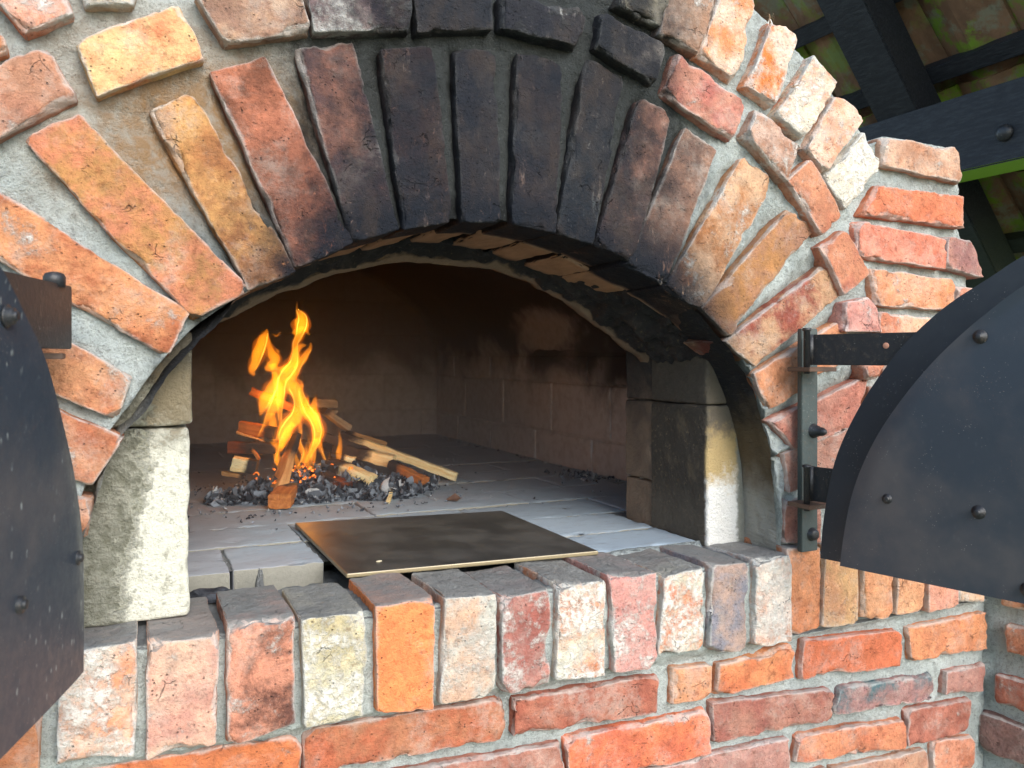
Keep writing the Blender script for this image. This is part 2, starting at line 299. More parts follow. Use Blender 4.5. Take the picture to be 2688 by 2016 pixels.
# ---- shader graph shorthand
class G:
    def __init__(s, name, group=False):
        if group:
            s.t = bpy.data.node_groups.new(name, 'ShaderNodeTree')
        else:
            s.m = bpy.data.materials.new(name)
            s.m.use_nodes = True
            s.t = s.m.node_tree
            s.t.nodes.clear()
    def node(s, typ, ins=None, **props):
        n = s.t.nodes.new(typ)
        for k, v in props.items():
            setattr(n, k, v)
        for k, v in (ins or {}).items():
            s.put(n.inputs[k], v)
        return n
    def put(s, sock, v):
        if isinstance(v, bpy.types.NodeSocket):
            s.t.links.new(v, sock)
        elif v is not None:
            if isinstance(v, (tuple, list)) and len(v) == 3 and sock.type == 'RGBA':
                v = (*v, 1)
            sock.default_value = v
    def math(s, op, a, b=None, clamp=False):
        n = s.node('ShaderNodeMath', {0: a}, operation=op, use_clamp=clamp)
        if b is not None:
            s.put(n.inputs[1], b)
        return n.outputs[0]
    def mul(s, a, b): return s.math('MULTIPLY', a, b)
    def add(s, a, b): return s.math('ADD', a, b)
    def sub(s, a, b): return s.math('SUBTRACT', a, b)
    def mx(s, a, b): return s.math('MAXIMUM', a, b)
    def noise(s, vec, scale, detail=5, rough=.6, dist=0.0):
        return s.node('ShaderNodeTexNoise', {'Vector': vec, 'Scale': scale, 'Detail': detail, 'Roughness': rough, 'Distortion': dist}).outputs[0]
    def voro(s, vec, scale, feature='F1'):
        return s.node('ShaderNodeTexVoronoi', {'Vector': vec, 'Scale': scale}, feature=feature).outputs[0]
    def ss(s, v, a, b, c=0.0, d=1.0):
        return s.node('ShaderNodeMapRange', {0: v, 1: a, 2: b, 3: c, 4: d}, interpolation_type='SMOOTHSTEP').outputs[0]
    def mix(s, f, a, b, blend='MIX'):
        n = s.node('ShaderNodeMix', data_type='RGBA', blend_type=blend)
        s.put(n.inputs[0], f); s.put(n.inputs[6], a); s.put(n.inputs[7], b)
        return n.outputs[2]
    def attr(s, name, typ='GEOMETRY'):
        return s.node('ShaderNodeAttribute', attribute_name=name, attribute_type=typ)
    def xyz(s, v):
        n = s.node('ShaderNodeSeparateXYZ', {0: v})
        return n.outputs[0], n.outputs[1], n.outputs[2]
    def vmul(s, v, w):
        return s.node('ShaderNodeVectorMath', {0: v, 1: w}, operation='MULTIPLY').outputs[0]
    def vadd(s, v, w):
        return s.node('ShaderNodeVectorMath', {0: v, 1: w}, operation='ADD').outputs[0]
    def bump(s, h, strength, dist, normal=None):
        n = s.node('ShaderNodeBump', {'Height': h, 'Strength': strength, 'Distance': dist})
        if normal is not None:
            s.put(n.inputs['Normal'], normal)
        return n.outputs[0]
    def pos(s): return s.node('ShaderNodeNewGeometry').outputs['Position']
    def nrm(s): return s.node('ShaderNodeNewGeometry').outputs['True Normal']
    def local(s):
        """object coordinates moved by a random amount for each object"""
        co = s.node('ShaderNodeTexCoord').outputs['Object']
        r = s.node('ShaderNodeObjectInfo').outputs['Random']
        c = s.node('ShaderNodeCombineXYZ', {0: s.mul(r, 37.0), 1: s.mul(r, 91.0), 2: s.mul(r, 53.0)}).outputs[0]
        return s.vadd(co, c)
    def out(s, color, rough=.85, normal=None, metal=0.0, spec=.5, **extra):
        p = s.node('ShaderNodeBsdfPrincipled', {'Base Color': color, 'Roughness': rough, 'Metallic': metal, 'Specular IOR Level': spec})
        if normal is not None:
            s.put(p.inputs['Normal'], normal)
        for k, v in extra.items():
            s.put(p.inputs[k.replace('_', ' ')], v)
        o = s.node('ShaderNodeOutputMaterial')
        s.t.links.new(p.outputs[0], o.inputs[0])
        return s.m

SOOT = (0.0060, 0.0085, 0.0135)

def soot_mask(g, wide=0.0):
    """smoke stain on the front of the oven: a black plume over the crown of the arch"""
    p = g.pos()
    X, Y, Z = g.xyz(p)
    nz = g.sub(g.noise(p, 9.0, 5, .6), .5)
    nf = g.sub(g.noise(p, 45.0, 4, .65), .5)
    ex = g.math('DIVIDE', g.sub(X, .52), .612)
    ez = g.math('DIVIDE', Z, .581)
    rr = g.sub(g.math('SQRT', g.add(g.mul(ex, ex), g.mul(ez, ez))), 1.0)
    ax = g.math('ABSOLUTE', g.sub(X, .565))
    ax = g.sub(g.add(ax, g.add(g.mul(nz, .28), g.mul(nf, .10))), wide)
    A = g.mul(g.ss(ax, .21, .36, 1, 0), g.ss(Z, .5, .56))
    A = g.mul(A, g.ss(g.add(g.sub(X, g.mul(g.sub(Z, .58), .3)), g.mul(nz, .2)), .34, .20, .93, .93))
    wr = g.ss(rr, .02, .40, 1, 0)
    B = g.mul(g.mul(g.ss(ax, .30, .50, 1, 0), wr), g.ss(Z, .20, .32))
    Dd = g.mul(g.ss(g.add(rr, g.add(g.mul(nz, .2), g.mul(nf, .08))), .03, .30, .95, 0), g.mul(g.ss(X, .1, .3), g.mul(g.ss(X, 1.08, .94), g.ss(Z, .22, .42))))
    return g.mx(g.mx(A, B), Dd), rr, X, Y, Z

def brick_material():
    g = G("old_brick")
    co = g.local()
    c1 = g.node('ShaderNodeObjectInfo').outputs['Color']
    c2 = g.attr('tone', 'OBJECT').outputs['Color']
    lime = g.attr('lime', 'OBJECT').outputs['Fac']
    dust = g.attr('dust', 'OBJECT').outputs['Fac']
    edge = g.attr('edge').outputs['Fac']
    n1 = g.noise(co, 13, 9, .70, .15)
    col = g.mix(g.ss(n1, .40, .62), c1, c2)
    n2 = g.noise(co, 42, 8, .7, .3)
    col = g.mix(g.ss(n2, .38, .66, 0, .8), col, g.mix(1.0, col, (1.42, 1.36, 1.30), 'MULTIPLY'))
    n3 = g.noise(co, 70, 8, .72)
    col = g.mix(g.ss(n3, .52, .68, 0, .75), col, g.mix(1.0, col, (.50, .42, .40), 'MULTIPLY'))
    n6 = g.noise(co, 170, 6, .75)
    col = g.mix(g.ss(n6, .54, .70, 0, .6), col, g.mix(1.0, col, (.45, .40, .38), 'MULTIPLY'))
    col = g.mix(g.ss(n6, .46, .30, 0, .5), col, g.mix(1.0, col, (1.35, 1.32, 1.28), 'MULTIPLY'))
    crk = g.mul(g.ss(g.node('ShaderNodeTexVoronoi', {'Vector': g.vadd(co, g.vmul(g.node('ShaderNodeTexNoise', {'Vector': co, 'Scale': 24.0, 'Detail': 4.0}).outputs[1], (.04, .04, .04))), 'Scale': 22.0}, feature='DISTANCE_TO_EDGE').outputs[0], .022, .004), g.ss(g.noise(co, 19, 3), .60, .68))
    col = g.mix(g.mul(crk, .35), col, (.07, .05, .045))
    hz = g.mul(g.ss(g.noise(co, 12, 9, .72, .2), .46, .64), g.ss(n3, .36, .56, .15, 1))
    col = g.mix(g.mul(hz, .26), col, g.mix(g.noise(co, 5, 2), (.72, .62, .50), (.64, .60, .54)))
    dk = g.mul(g.ss(g.noise(co, 16, 9, .72, .2), .55, .70), g.ss(n3, .40, .58, .2, 1))
    col = g.mix(g.mul(dk, .50), col, (.14, .085, .060))
    # pits and dark specks
    v = g.voro(co, 130)
    pit = g.mul(g.ss(v, .10, .22, 1, 0), g.ss(g.noise(co, 38, 3), .5, .62))
    col = g.mix(g.mul(pit, .6), col, (.06, .045, .04))
    # lime wash and mortar smears
    n4 = g.noise(co, 16, 10, .74, .15)
    lo = g.sub(.672, g.mul(lime, .42))
    lm = g.ss(g.sub(n4, lo), -.015, .11)
    n5 = g.noise(co, 95, 5, .65)
    lm = g.mul(lm, g.ss(n5, .36, .56, .25, 1))
    col = g.mix(g.mul(lm, .84), col, g.mix(n2, (.78, .73, .63), (.70, .69, .66)))
    em = g.mul(g.ss(g.add(edge, g.mul(g.sub(n4, .5), 1.6)), .45, .95), g.add(.42, g.mul(lime, .8)))
    col = g.mix(g.math('MINIMUM', em, .8), col, (.60, .60, .56))
    # ash and soot settled on upward faces near the mouth
    nx, ny, nzz = g.xyz(g.nrm())
    up = g.mul(g.ss(g.add(nzz, g.mul(g.sub(n2, .5), .5)), .55, .85), dust)
    col = g.mix(g.mul(up, g.ss(n1, .3, .65, .75, .97)), col, g.mix(n3, (.165, .168, .158), (.275, .28, .265)))
    s, rr, X, Y, Z = soot_mask(g)
    bare = g.mx(g.ss(g.noise(co, 75, 9, .78, .6), .60, .68, 0, .62), g.mul(g.ss(g.noise(g.vmul(co, (1, 1, .3)), 55, 6, .75), .56, .68, 0, .62), g.ss(g.noise(co, 9, 3), .46, .60)))
    bare2 = g.ss(g.noise(co, 8, 4, .6), .58, .72, 0, .16)
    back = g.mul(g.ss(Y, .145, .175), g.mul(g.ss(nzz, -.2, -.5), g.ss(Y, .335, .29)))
    sm = g.mul(s, g.sub(1.0, g.mx(g.mx(bare, bare2), back)))
    tint = g.mix(g.ss(g.noise(g.vmul(co, (1, 1, .5)), 16, 7, .7), .46, .66), SOOT, (.023, .018, .017))
    col = g.mix(g.mul(sm, .99), col, tint)
    col = g.mix(g.mul(g.mul(s, back), .85), col, g.mix(g.noise(g.vmul(co, (1, .3, 1)), 60, 5), (.62, .35, .19), (.20, .11, .06)))  # bare soffit brick, its colour lifted to orange as if firelit
    h = g.add(g.mul(n2, .7), g.add(g.mul(n5, .35), g.mul(g.noise(co, 240, 4, .7), .40)))
    h = g.sub(g.sub(h, g.mul(pit, .5)), g.mul(crk, .6))
    h = g.add(h, g.mul(lm, .25))
    rough = g.sub(.88, g.mul(sm, .28))
    return g.out(col, rough, g.bump(h, 1.0, .0085), spec=g.sub(.3, g.mul(sm, .12)))

def mortar_material(name="mortar", base=((.49, .54, .515), (.68, .735, .70)), stains=True):
    g = G(name)
    co = g.pos()
    n1 = g.noise(co, 10, 6, .6)
    n2 = g.noise(co, 55, 7, .7)
    n3 = g.noise(co, 330, 4, .7)
    col = g.mix(g.ss(n1, .35, .65), *base)
    col = g.mix(g.ss(n2, .50, .68, 0, .5), col, (.25, .26, .24))
    col = g.mix(g.ss(n3, .54, .70, 0, .55), col, (.13, .13, .12))
    n4 = g.noise(co, 130, 6, .75)
    col = g.mix(g.ss(n4, .52, .66, 0, .42), col, (.16, .165, .15))
    if stains:
        s, rr, X, Y, Z = soot_mask(g, .075)
        br = g.mul(g.ss(g.add(g.math('ABSOLUTE', g.sub(X, .10)), g.mul(n1, .2)), .38, .16, 0, 1), g.mul(g.ss(Z, .5, .62), g.ss(Z, .90, .70)))
        br = g.mul(br, g.ss(n2, .32, .6, .6, 1.0))
        col = g.mix(br, col, (.40, .245, .125))
        sp = g.ss(g.noise(co, 210, 5, .75), .56, .70, 0, .14)
        sm = g.mul(s, g.sub(1.0, sp))
        col = g.mix(g.mul(sm, .985), col, (.010, .011, .0115))
        lowdust = g.mul(g.ss(Z, .02, .004), g.ss(g.xyz(g.nrm())[2], .5, .8))
        col = g.mix(g.mul(lowdust, .85), col, g.mix(n2, (.13, .135, .14), (.23, .235, .24)))
    h = g.add(g.add(g.mul(n2, .9), g.mul(n4, .7)), g.mul(n3, .5))
    return g.out(col, .95, g.bump(h, 1.0, .014), spec=.2)

def simple_noise_material(name, ca, cb, scale=14, rough=.9, bumpd=.002, speck=None):
    g = G(name)
    co = g.local()
    n1 = g.noise(co, scale, 7, .65)
    n2 = g.noise(co, scale * 6, 6, .7)
    col = g.mix(g.ss(n1, .36, .64), ca, cb)
    if speck:
        col = g.mix(g.ss(n2, .56, .70, 0, .6), col, speck)
    return g.out(col, rough, g.bump(g.add(g.mul(n1, .5), n2), .8, bumpd), spec=.3)

def jamb_material():
    """fire bricks at the mouth: limewash scorched from white to tan to black, by where the smoke passes"""
    g = G("scorched_jamb")
    p = g.pos()
    X, Y, Z = g.xyz(p)
    n1 = g.noise(p, 12, 6, .65, .4)
    n2 = g.noise(p, 70, 7, .7)
    n3 = g.noise(p, 230, 4, .7)
    d1 = g.mul(g.sub(n1, .5), .13)
    zz = g.add(Z, g.add(d1, g.mul(g.sub(n2, .5), .08)))
    left = g.ss(X, .55, .50)
    zr = g.sub(zz, g.mul(left, .155))
    col = g.mix(g.ss(zr, .10, .145), g.mix(left, (.88, .86, .80), g.mix(g.ss(n2, .5, .68, 0, .8), (.74, .72, .60), (.40, .39, .31))), (.58, .42, .20))
    col = g.mix(g.ss(zr, .18, .235), col, (.185, .155, .115))
    col = g.mix(g.ss(zr, .28, .40), col, (.085, .075, .065))
    # grey mortar rubbed over the outer side of the left jamb
    col = g.mix(g.mul(left, g.mul(g.ss(zz, .20, .30), .8)), col, (.155, .14, .105))
    lm = g.mul(left, g.ss(g.add(g.sub(X, g.mul(Z, .09)), g.add(g.mul(g.sub(n1, .5), .08), g.mul(g.sub(n2, .5), .09))), .012, -.012))
    col = g.mix(lm, col, g.mix(g.ss(n2, .35, .65), (.25, .245, .18), (.42, .41, .33)))
    col = g.mix(g.mul(left, g.ss(n2, .56, .70, 0, .45)), col, (.40, .36, .27))
    seam = g.ss(g.add(X, g.mul(g.sub(n2, .5), .025)), 1.100, 1.112)
    col = g.mix(seam, col, g.mix(g.ss(zz, .16, .30), g.mix(n2, (.24, .235, .19), (.36, .355, .30)), (.085, .075, .06)))
    # reveal side: black with tan grains
    ins = g.mul(g.ss(g.add(Y, g.mul(g.sub(n2, .5), .01)), .142, .150), g.ss(X, .5, .6))
    blk = g.mix(g.mx(g.ss(g.noise(p, 110, 8, .8), .54, .66, 0, .8), g.ss(n1, .50, .72, 0, .45)), (.080, .069, .056), (.26, .20, .125))
    low = g.ss(g.add(Z, d1), .02, .12, .55, 0)
    blk = g.mix(low, blk, (.17, .145, .11))
    blk = g.mix(g.mul(g.ss(Z, .262, .272), .75), blk, g.mix(n2, (.055, .048, .040), (.15, .13, .105)))
    rear = g.ss(Y, .326, .330)
    rearc = g.mix(g.ss(g.add(Z, g.mul(d1, 1.4)), .20, .36), g.mix(g.ss(n1, .3, .7), (.27, .195, .135), (.17, .125, .095)), (.045, .042, .042))
    blk = g.mix(rear, blk, rearc)
    col = g.mix(ins, col, blk)
    col = g.mix(g.ss(n3, .6, .78, 0, .35), col, (.10, .09, .07))
    h = g.add(g.mul(n2, g.add(.8, g.mul(lm, 1.6))), g.mul(n3, .5))
    return g.out(col, .9, g.bump(h, 1.0, .010), spec=.25)

def reveal_material():
    g = G("smoked_plaster")
    p = g.pos()
    X, Y, Z = g.xyz(p)
    n1 = g.noise(p, 10, 5, .6)
    st = g.noise(g.vmul(p, (1.0, .16, 1.0)), 190, 4, .7)
    n2 = g.noise(p, 90, 6, .7)
    zz = g.add(Z, g.mul(g.sub(n1, .5), .16))
    right = g.ss(X, .45, .6)
    col = g.mix(g.ss(zz, .06, .17), (.46, .44, .38), (.16, .115, .065))
    col = g.mix(g.ss(zz, .21, .31), col, (.022, .022, .024))
    coll = g.mix(g.ss(zz, .22, .33), (.40, .39, .34), (.030, .031, .034))
    col = g.mix(right, coll, col)
    col = g.mix(g.mul(g.ss(st, .54, .70), .3), col, (.20, .16, .11))
    h = g.add(g.add(st, g.mul(n2, .8)), g.mul(n1, 1.2))
    return g.out(col, .85, g.bump(h, 1.0, .012), spec=.25)

def throat_material():
    g = G("tarred_throat")
    p = g.pos()
    X, Y, Z = g.xyz(p)
    n1 = g.noise(p, 22, 6, .65)
    n2 = g.noise(p, 110, 6, .75)
    col = g.mix(g.ss(n1, .45, .7), (.014, .013, .014), (.035, .031, .029))
    col = g.mix(g.mul(g.ss(n2, .58, .68), .6), col, (.20, .155, .085))
    rim = g.ss(g.add(Y, g.mul(g.sub(n1, .5), .03)), .335, .345)
    col = g.mix(g.mul(rim, .8), col, (.26, .185, .12))
    h = g.add(n1, g.mul(n2, .6))
    return g.out(col, .72, g.bump(h, 1.0, .008), spec=.4)

def chamber_material(name, patch=False):
    g = G(name)
    p = g.pos()
    X, Y, Z = g.xyz(p)
    r = g.node('ShaderNodeObjectInfo').outputs['Random']
    n1 = g.noise(p, 3.4, 5, .6, .6)
    n2 = g.noise(p, 38, 7, .7)
    n3 = g.noise(p, 190, 4, .7)
    col = g.mix(r, (.58, .545, .52), (.66, .62, .59))
    col = g.mix(g.ss(n2, .4, .7, 0, .5), col, (.33, .26, .21))
    zz = g.add(Z, g.mul(g.sub(n1, .5), .55))
    s = g.ss(zz, .22, .42, 0, .97)
    s = g.mul(s, g.ss(Y, 2.40, 2.52, 1, .80))
    s = g.mx(s, g.mul(g.ss(Y, 1.15, .95), g.ss(zz, .14, .30)))
    if patch:
        # bare patch low on the right of the vault where the soot has flaked away
        dy = g.math('DIVIDE', g.sub(Y, 1.38), .26)
        dz = g.math('DIVIDE', g.sub(Z, .455), .085)
        rad = g.math('SQRT', g.add(g.mul(dy, dy), g.mul(dz, dz)))
        pm = g.mul(g.ss(g.add(rad, g.mul(g.sub(g.noise(p, 14, 4), .5), 1.1)), .55, 1.15, .62, 0), g.ss(X, .8, .9))
        s = g.mul(s, g.sub(1.0, pm))
        s = g.mx(s, .0)
    col = g.mix(g.mul(s, .95), col, (.014, .0135, .018))
    h = g.add(g.mul(n2, .6), g.mul(n3, .5))
    return g.out(col, .9, g.bump(h, .9, .003), spec=.25)

def hearth_material():
    g = G("ashy_hearth")
    p = g.pos()
    X, Y, Z = g.xyz(p)
    r = g.node('ShaderNodeObjectInfo').outputs['Random']
    n1 = g.noise(p, 5, 6, .6)
    st = g.noise(g.vmul(p, (1, 3.5, 1)), 22, 7, .7)
    n3 = g.noise(p, 200, 4, .7)
    grey = g.mix(r, (.33, .395, .445), (.39, .45, .495))
    brown = g.mix(r, (.35, .36, .385), (.42, .43, .45))
    col = g.mix(g.ss(g.add(n1, g.mul(g.sub(X, .35), .65)), .30, .58), brown, grey)
    col = g.mix(g.ss(st, .52, .72, 0, .55), col, (.20, .18, .175))
    col = g.mix(g.ss(n3, .58, .74, 0, .4), col, (.42, .42, .42))
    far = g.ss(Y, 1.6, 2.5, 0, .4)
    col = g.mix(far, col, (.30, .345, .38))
    fr = g.ss(g.xyz(g.nrm())[1], -.5, -.8)
    col = g.mix(fr, col, g.mix(n3, (.19, .18, .145), (.30, .285, .235)))
    h = g.add(st, g.mul(n3, .7))
    return g.out(col, .82, g.bump(h, .8, .0025), spec=.35)

def steel_material(name, base):
    g = G(name)
    co = g.local()
    n1 = g.noise(co, 4.5, 5, .6)
    n2 = g.noise(co, 60, 6, .75)
    col = g.mix(g.ss(n1, .4, .65), *base)
    rust = g.mul(g.ss(g.noise(co, 300, 4, .7), .60, .72), g.ss(g.noise(co, 6, 4), .5, .62))
    col = g.mix(g.mul(rust, .55), col, (.20, .12, .085))
    sp = g.mul(g.ss(g.add(g.voro(g.vmul(co, (1, 1, .5)), 115), g.mul(g.noise(co, 150, 3), .16)), .22, .36, 1, 0), g.ss(g.noise(co, 11, 4), .44, .54))
    sp = g.mul(g.mul(sp, g.ss(g.noise(co, 40, 3), .46, .62)), g.attr('spots', 'OBJECT').outputs['Fac'])
    col = g.mix(g.mul(sp, .8), col, (.27, .29, .28))
    sp2 = g.mul(g.ss(g.voro(co, 210), .10, .2, 1, 0), g.ss(g.noise(co, 24, 3), .52, .62))
    col = g.mix(g.mul(sp2, .45), col, (.30, .28, .25))
    return g.out(col, g.ss(n2, .3, .7, .34, .50), g.bump(g.add(g.mul(n1, .8), g.mul(n2, .12)), .35, .004), spec=.55)

def flat_steel_material(name, c, rough=.5):
    g = G(name)
    co = g.local()
    n2 = g.noise(co, 90, 6, .75)
    col = g.mix(g.ss(n2, .5, .7, 0, .5), c, (.10, .075, .055))
    sp = g.mul(g.ss(g.voro(co, 190), .10, .22, 1, 0), g.ss(g.noise(co, 30, 3), .5, .6))
    col = g.mix(g.mul(sp, .5), col, (.30, .29, .26))
    return g.out(col, rough, g.bump(n2, .5, .002), spec=.5)

def plate_material():
    g = G("rusty_sheet")
    co = g.pos()
    n1 = g.noise(co, 8, 6, .65)
    n2 = g.noise(g.vmul(co, (1, .25, 1)), 60, 6, .7)
    n3 = g.noise(co, 420, 3, .7)
    col = g.mix(g.ss(n1, .35, .65), (.065, .060, .052), (.12, .11, .095))
    col = g.mix(g.ss(n2, .5, .7, 0, .5), col, (.15, .125, .09))
    col = g.mix(g.ss(n3, .66, .76, 0, .7), col, (.45, .42, .36))
    fr = g.ss(g.math('ABSOLUTE', g.xyz(g.nrm())[2]), .7, .3)
    col = g.mix(fr, col, (.26, .21, .12))
    return g.out(col, g.ss(n1, .3, .7, .30, .46), g.bump(g.add(n2, n3), .35, .001), metal=.25, spec=.6)

def wood_material():
    g = G("split_firewood")
    co = g.node('ShaderNodeTexCoord').outputs['Object']
    r = g.node('ShaderNodeObjectInfo').outputs['Random']
    co = g.vadd(co, g.node('ShaderNodeCombineXYZ', {0: g.mul(r, 31.0), 1: g.mul(r, 17.0), 2: 0.0}).outputs[0])
    c1 = g.node('ShaderNodeObjectInfo').outputs['Color']
    c2 = g.attr('tone', 'OBJECT').outputs['Color']
    char = g.attr('char', 'OBJECT').outputs['Fac']
    along = g.attr('along').outputs['Fac']
    gr = g.noise(g.vmul(co, (1, 1, .05)), 330, 5, .65)
    ring = g.noise(g.vmul(co, (1, 1, .03)), 120, 3, .6)
    n1 = g.noise(co, 26, 5, .65)
    col = g.mix(g.ss(ring, .38, .64), c1, c2)
    col = g.mix(g.ss(gr, .52, .72, 0, .5), col, g.mix(1.0, col, (.55, .45, .36), 'MULTIPLY'))
    m = g.ss(g.add(along, g.mul(g.sub(n1, .5), .5)), g.sub(1.06, char), g.sub(1.26, char))
    col = g.mix(m, col, g.mix(g.noise(co, 90, 4), (.010, .009, .010), (.06, .05, .045)))
    return g.out(col, .75, g.bump(g.add(gr, g.mul(ring, .6)), .7, .0015), spec=.3)

def ash_material():
    g = G("ash_flakes")
    r = g.node('ShaderNodeNewGeometry').outputs['Random Per Island']
    p = g.pos()
    X, Y, Z = g.xyz(p)
    col = g.mix(g.ss(r, .10, .90), (.024, .029, .037), (.25, .285, .33))
    col = g.mix(g.ss(r, .93, .97), col, (.50, .51, .52))
    col = g.mix(g.ss(g.noise(p, 120, 3), .55, .7, 0, .6), col, (.03, .033, .04))
    return g.out(col, .9, g.bump(g.noise(p, 260, 3), .5, .001), spec=.2)

def flame_material(name, color, strength):
    g = G(name)
    e = g.node('ShaderNodeEmission', {'Color': color, 'Strength': strength})
    o = g.node('ShaderNodeOutputMaterial')
    g.t.links.new(e.outputs[0], o.inputs['Volume'])
    return g.m

def timber_material():
    g = G("black_stained_timber")
    p = g.pos()
    X, Y, Z = g.xyz(p)
    n1 = g.noise(g.vmul(p, (1, 1, 1)), 6, 5, .6)
    gr = g.noise(g.vmul(p, (6, 1, 6)), 22, 6, .7)
    n3 = g.noise(p, 150, 5, .75)
    col = g.mix(g.ss(gr, .4, .7), (.010, .011, .014), (.026, .028, .032))
    col = g.mix(g.mul(g.ss(n3, .62, .74), .5), col, (.12, .115, .105))
    nz = g.xyz(g.nrm())[2]
    ol = g.ss(g.add(Z, g.mul(n1, .2)), .98, .80)
    col = g.mix(g.mul(ol, .6), col, (.030, .040, .018))
    return g.out(col, .62, g.bump(g.add(gr, g.mul(n3, .5)), .6, .003), spec=.4)

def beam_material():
    """same stain; green light bounced from the grass is painted on the underside"""
    g = G("green_bounce_timber")
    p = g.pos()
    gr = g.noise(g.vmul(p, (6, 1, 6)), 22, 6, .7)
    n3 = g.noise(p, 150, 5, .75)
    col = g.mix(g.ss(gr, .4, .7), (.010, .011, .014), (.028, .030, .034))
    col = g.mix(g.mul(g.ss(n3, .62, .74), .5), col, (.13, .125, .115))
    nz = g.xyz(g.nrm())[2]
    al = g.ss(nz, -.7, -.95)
    col = g.mix(al, col, g.mix(gr, (.30, .52, .02), (.22, .42, .02)))  # bounced grass light put into the colour of the downward face
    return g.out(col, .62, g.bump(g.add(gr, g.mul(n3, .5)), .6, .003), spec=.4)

def tile_material():
    g = G("mossy_roof_tile")
    co = g.local()
    r = g.node('ShaderNodeObjectInfo').outputs['Random']
    n1 = g.noise(co, 6, 6, .65, .4)
    n2 = g.noise(co, 30, 6, .7)
    col = g.mix(g.ss(n1, .35, .6), (.15, .085, .05), (.25, .14, .08))
    col = g.mix(g.ss(g.noise(co, 9, 7, .7), .50, .62, 0, .8), col, g.mix(n2, (.15, .15, .10), (.27, .27, .19)))
    mo = g.mul(g.ss(g.noise(co, 7, 8, .68), .49, .60), g.ss(r, .25, .5, .35, 1))
    col = g.mix(g.mul(mo, .9), col, g.mix(n2, (.10, .21, .012), (.22, .36, .03)))
    col = g.mix(g.ss(n2, .56, .74, 0, .6), col, (.06, .045, .035))
    return g.out(col, .9, g.bump(n2, .7, .003), spec=.25)

M = dict(brick=brick_material(), mortar=mortar_material(), jamb=jamb_material(), reveal=reveal_material(),
         throat=throat_material(), chamber=chamber_material("sooty_firebrick"), vault=chamber_material("sooty_vault", True),
         hearth=hearth_material(), steel=steel_material("black_painted_steel", ((.014, .019, .027), (.020, .025, .033))), panel=steel_material("painted_sheen_steel", ((.030, .040, .054), (.075, .070, .073))), plate=plate_material(), wood=wood_material(), ash=ash_material(),  # panel: brown tint, with reflection streaks painted in as lighter patches
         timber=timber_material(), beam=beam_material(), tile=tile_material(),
         post=flat_steel_material("green_grey_steel", (.050, .066, .062)), bolt=flat_steel_material("dark_bolt_steel", (.019, .020, .022), .42),
         rusty=flat_steel_material("rusted_steel", (.11, .062, .04), .6),
         copper=simple_noise_material("bare_copper", (.62, .30, .19), (.55, .26, .17), 60, .45, .0005),
         bedding=mortar_material("grey_bedding", ((.26, .265, .26), (.36, .365, .36)), False),
         joint=chamber_material("sooty_joint"),
         shell=simple_noise_material("rough_render", (.30, .29, .27), (.36, .35, .32), 5, .95, .004),
         ground=simple_noise_material("worn_paving_ground", (.15, .18, .115), (.20, .23, .16), 3, .95, .006, (.08, .11, .04)),
         coal=simple_noise_material("charcoal", (.022, .024, .030), (.075, .080, .092), 40, .6, .004),
         leaf=simple_noise_material("dry_leaf", (.14, .075, .05), (.22, .12, .07), 60, .8, .001),
         crumb=simple_noise_material("pale_crumb", (.62, .55, .38), (.50, .44, .30), 90, .9, .002),
         wire=flat_steel_material("galvanised_wire", (.36, .38, .36), .45),
         insect=simple_noise_material("crane_fly_brown", (.17, .10, .05), (.25, .16, .09), 200, .6, .0002),
         web=simple_noise_material("web_silk", (.55, .52, .48), (.5, .48, .45), 200, .6, .0001))

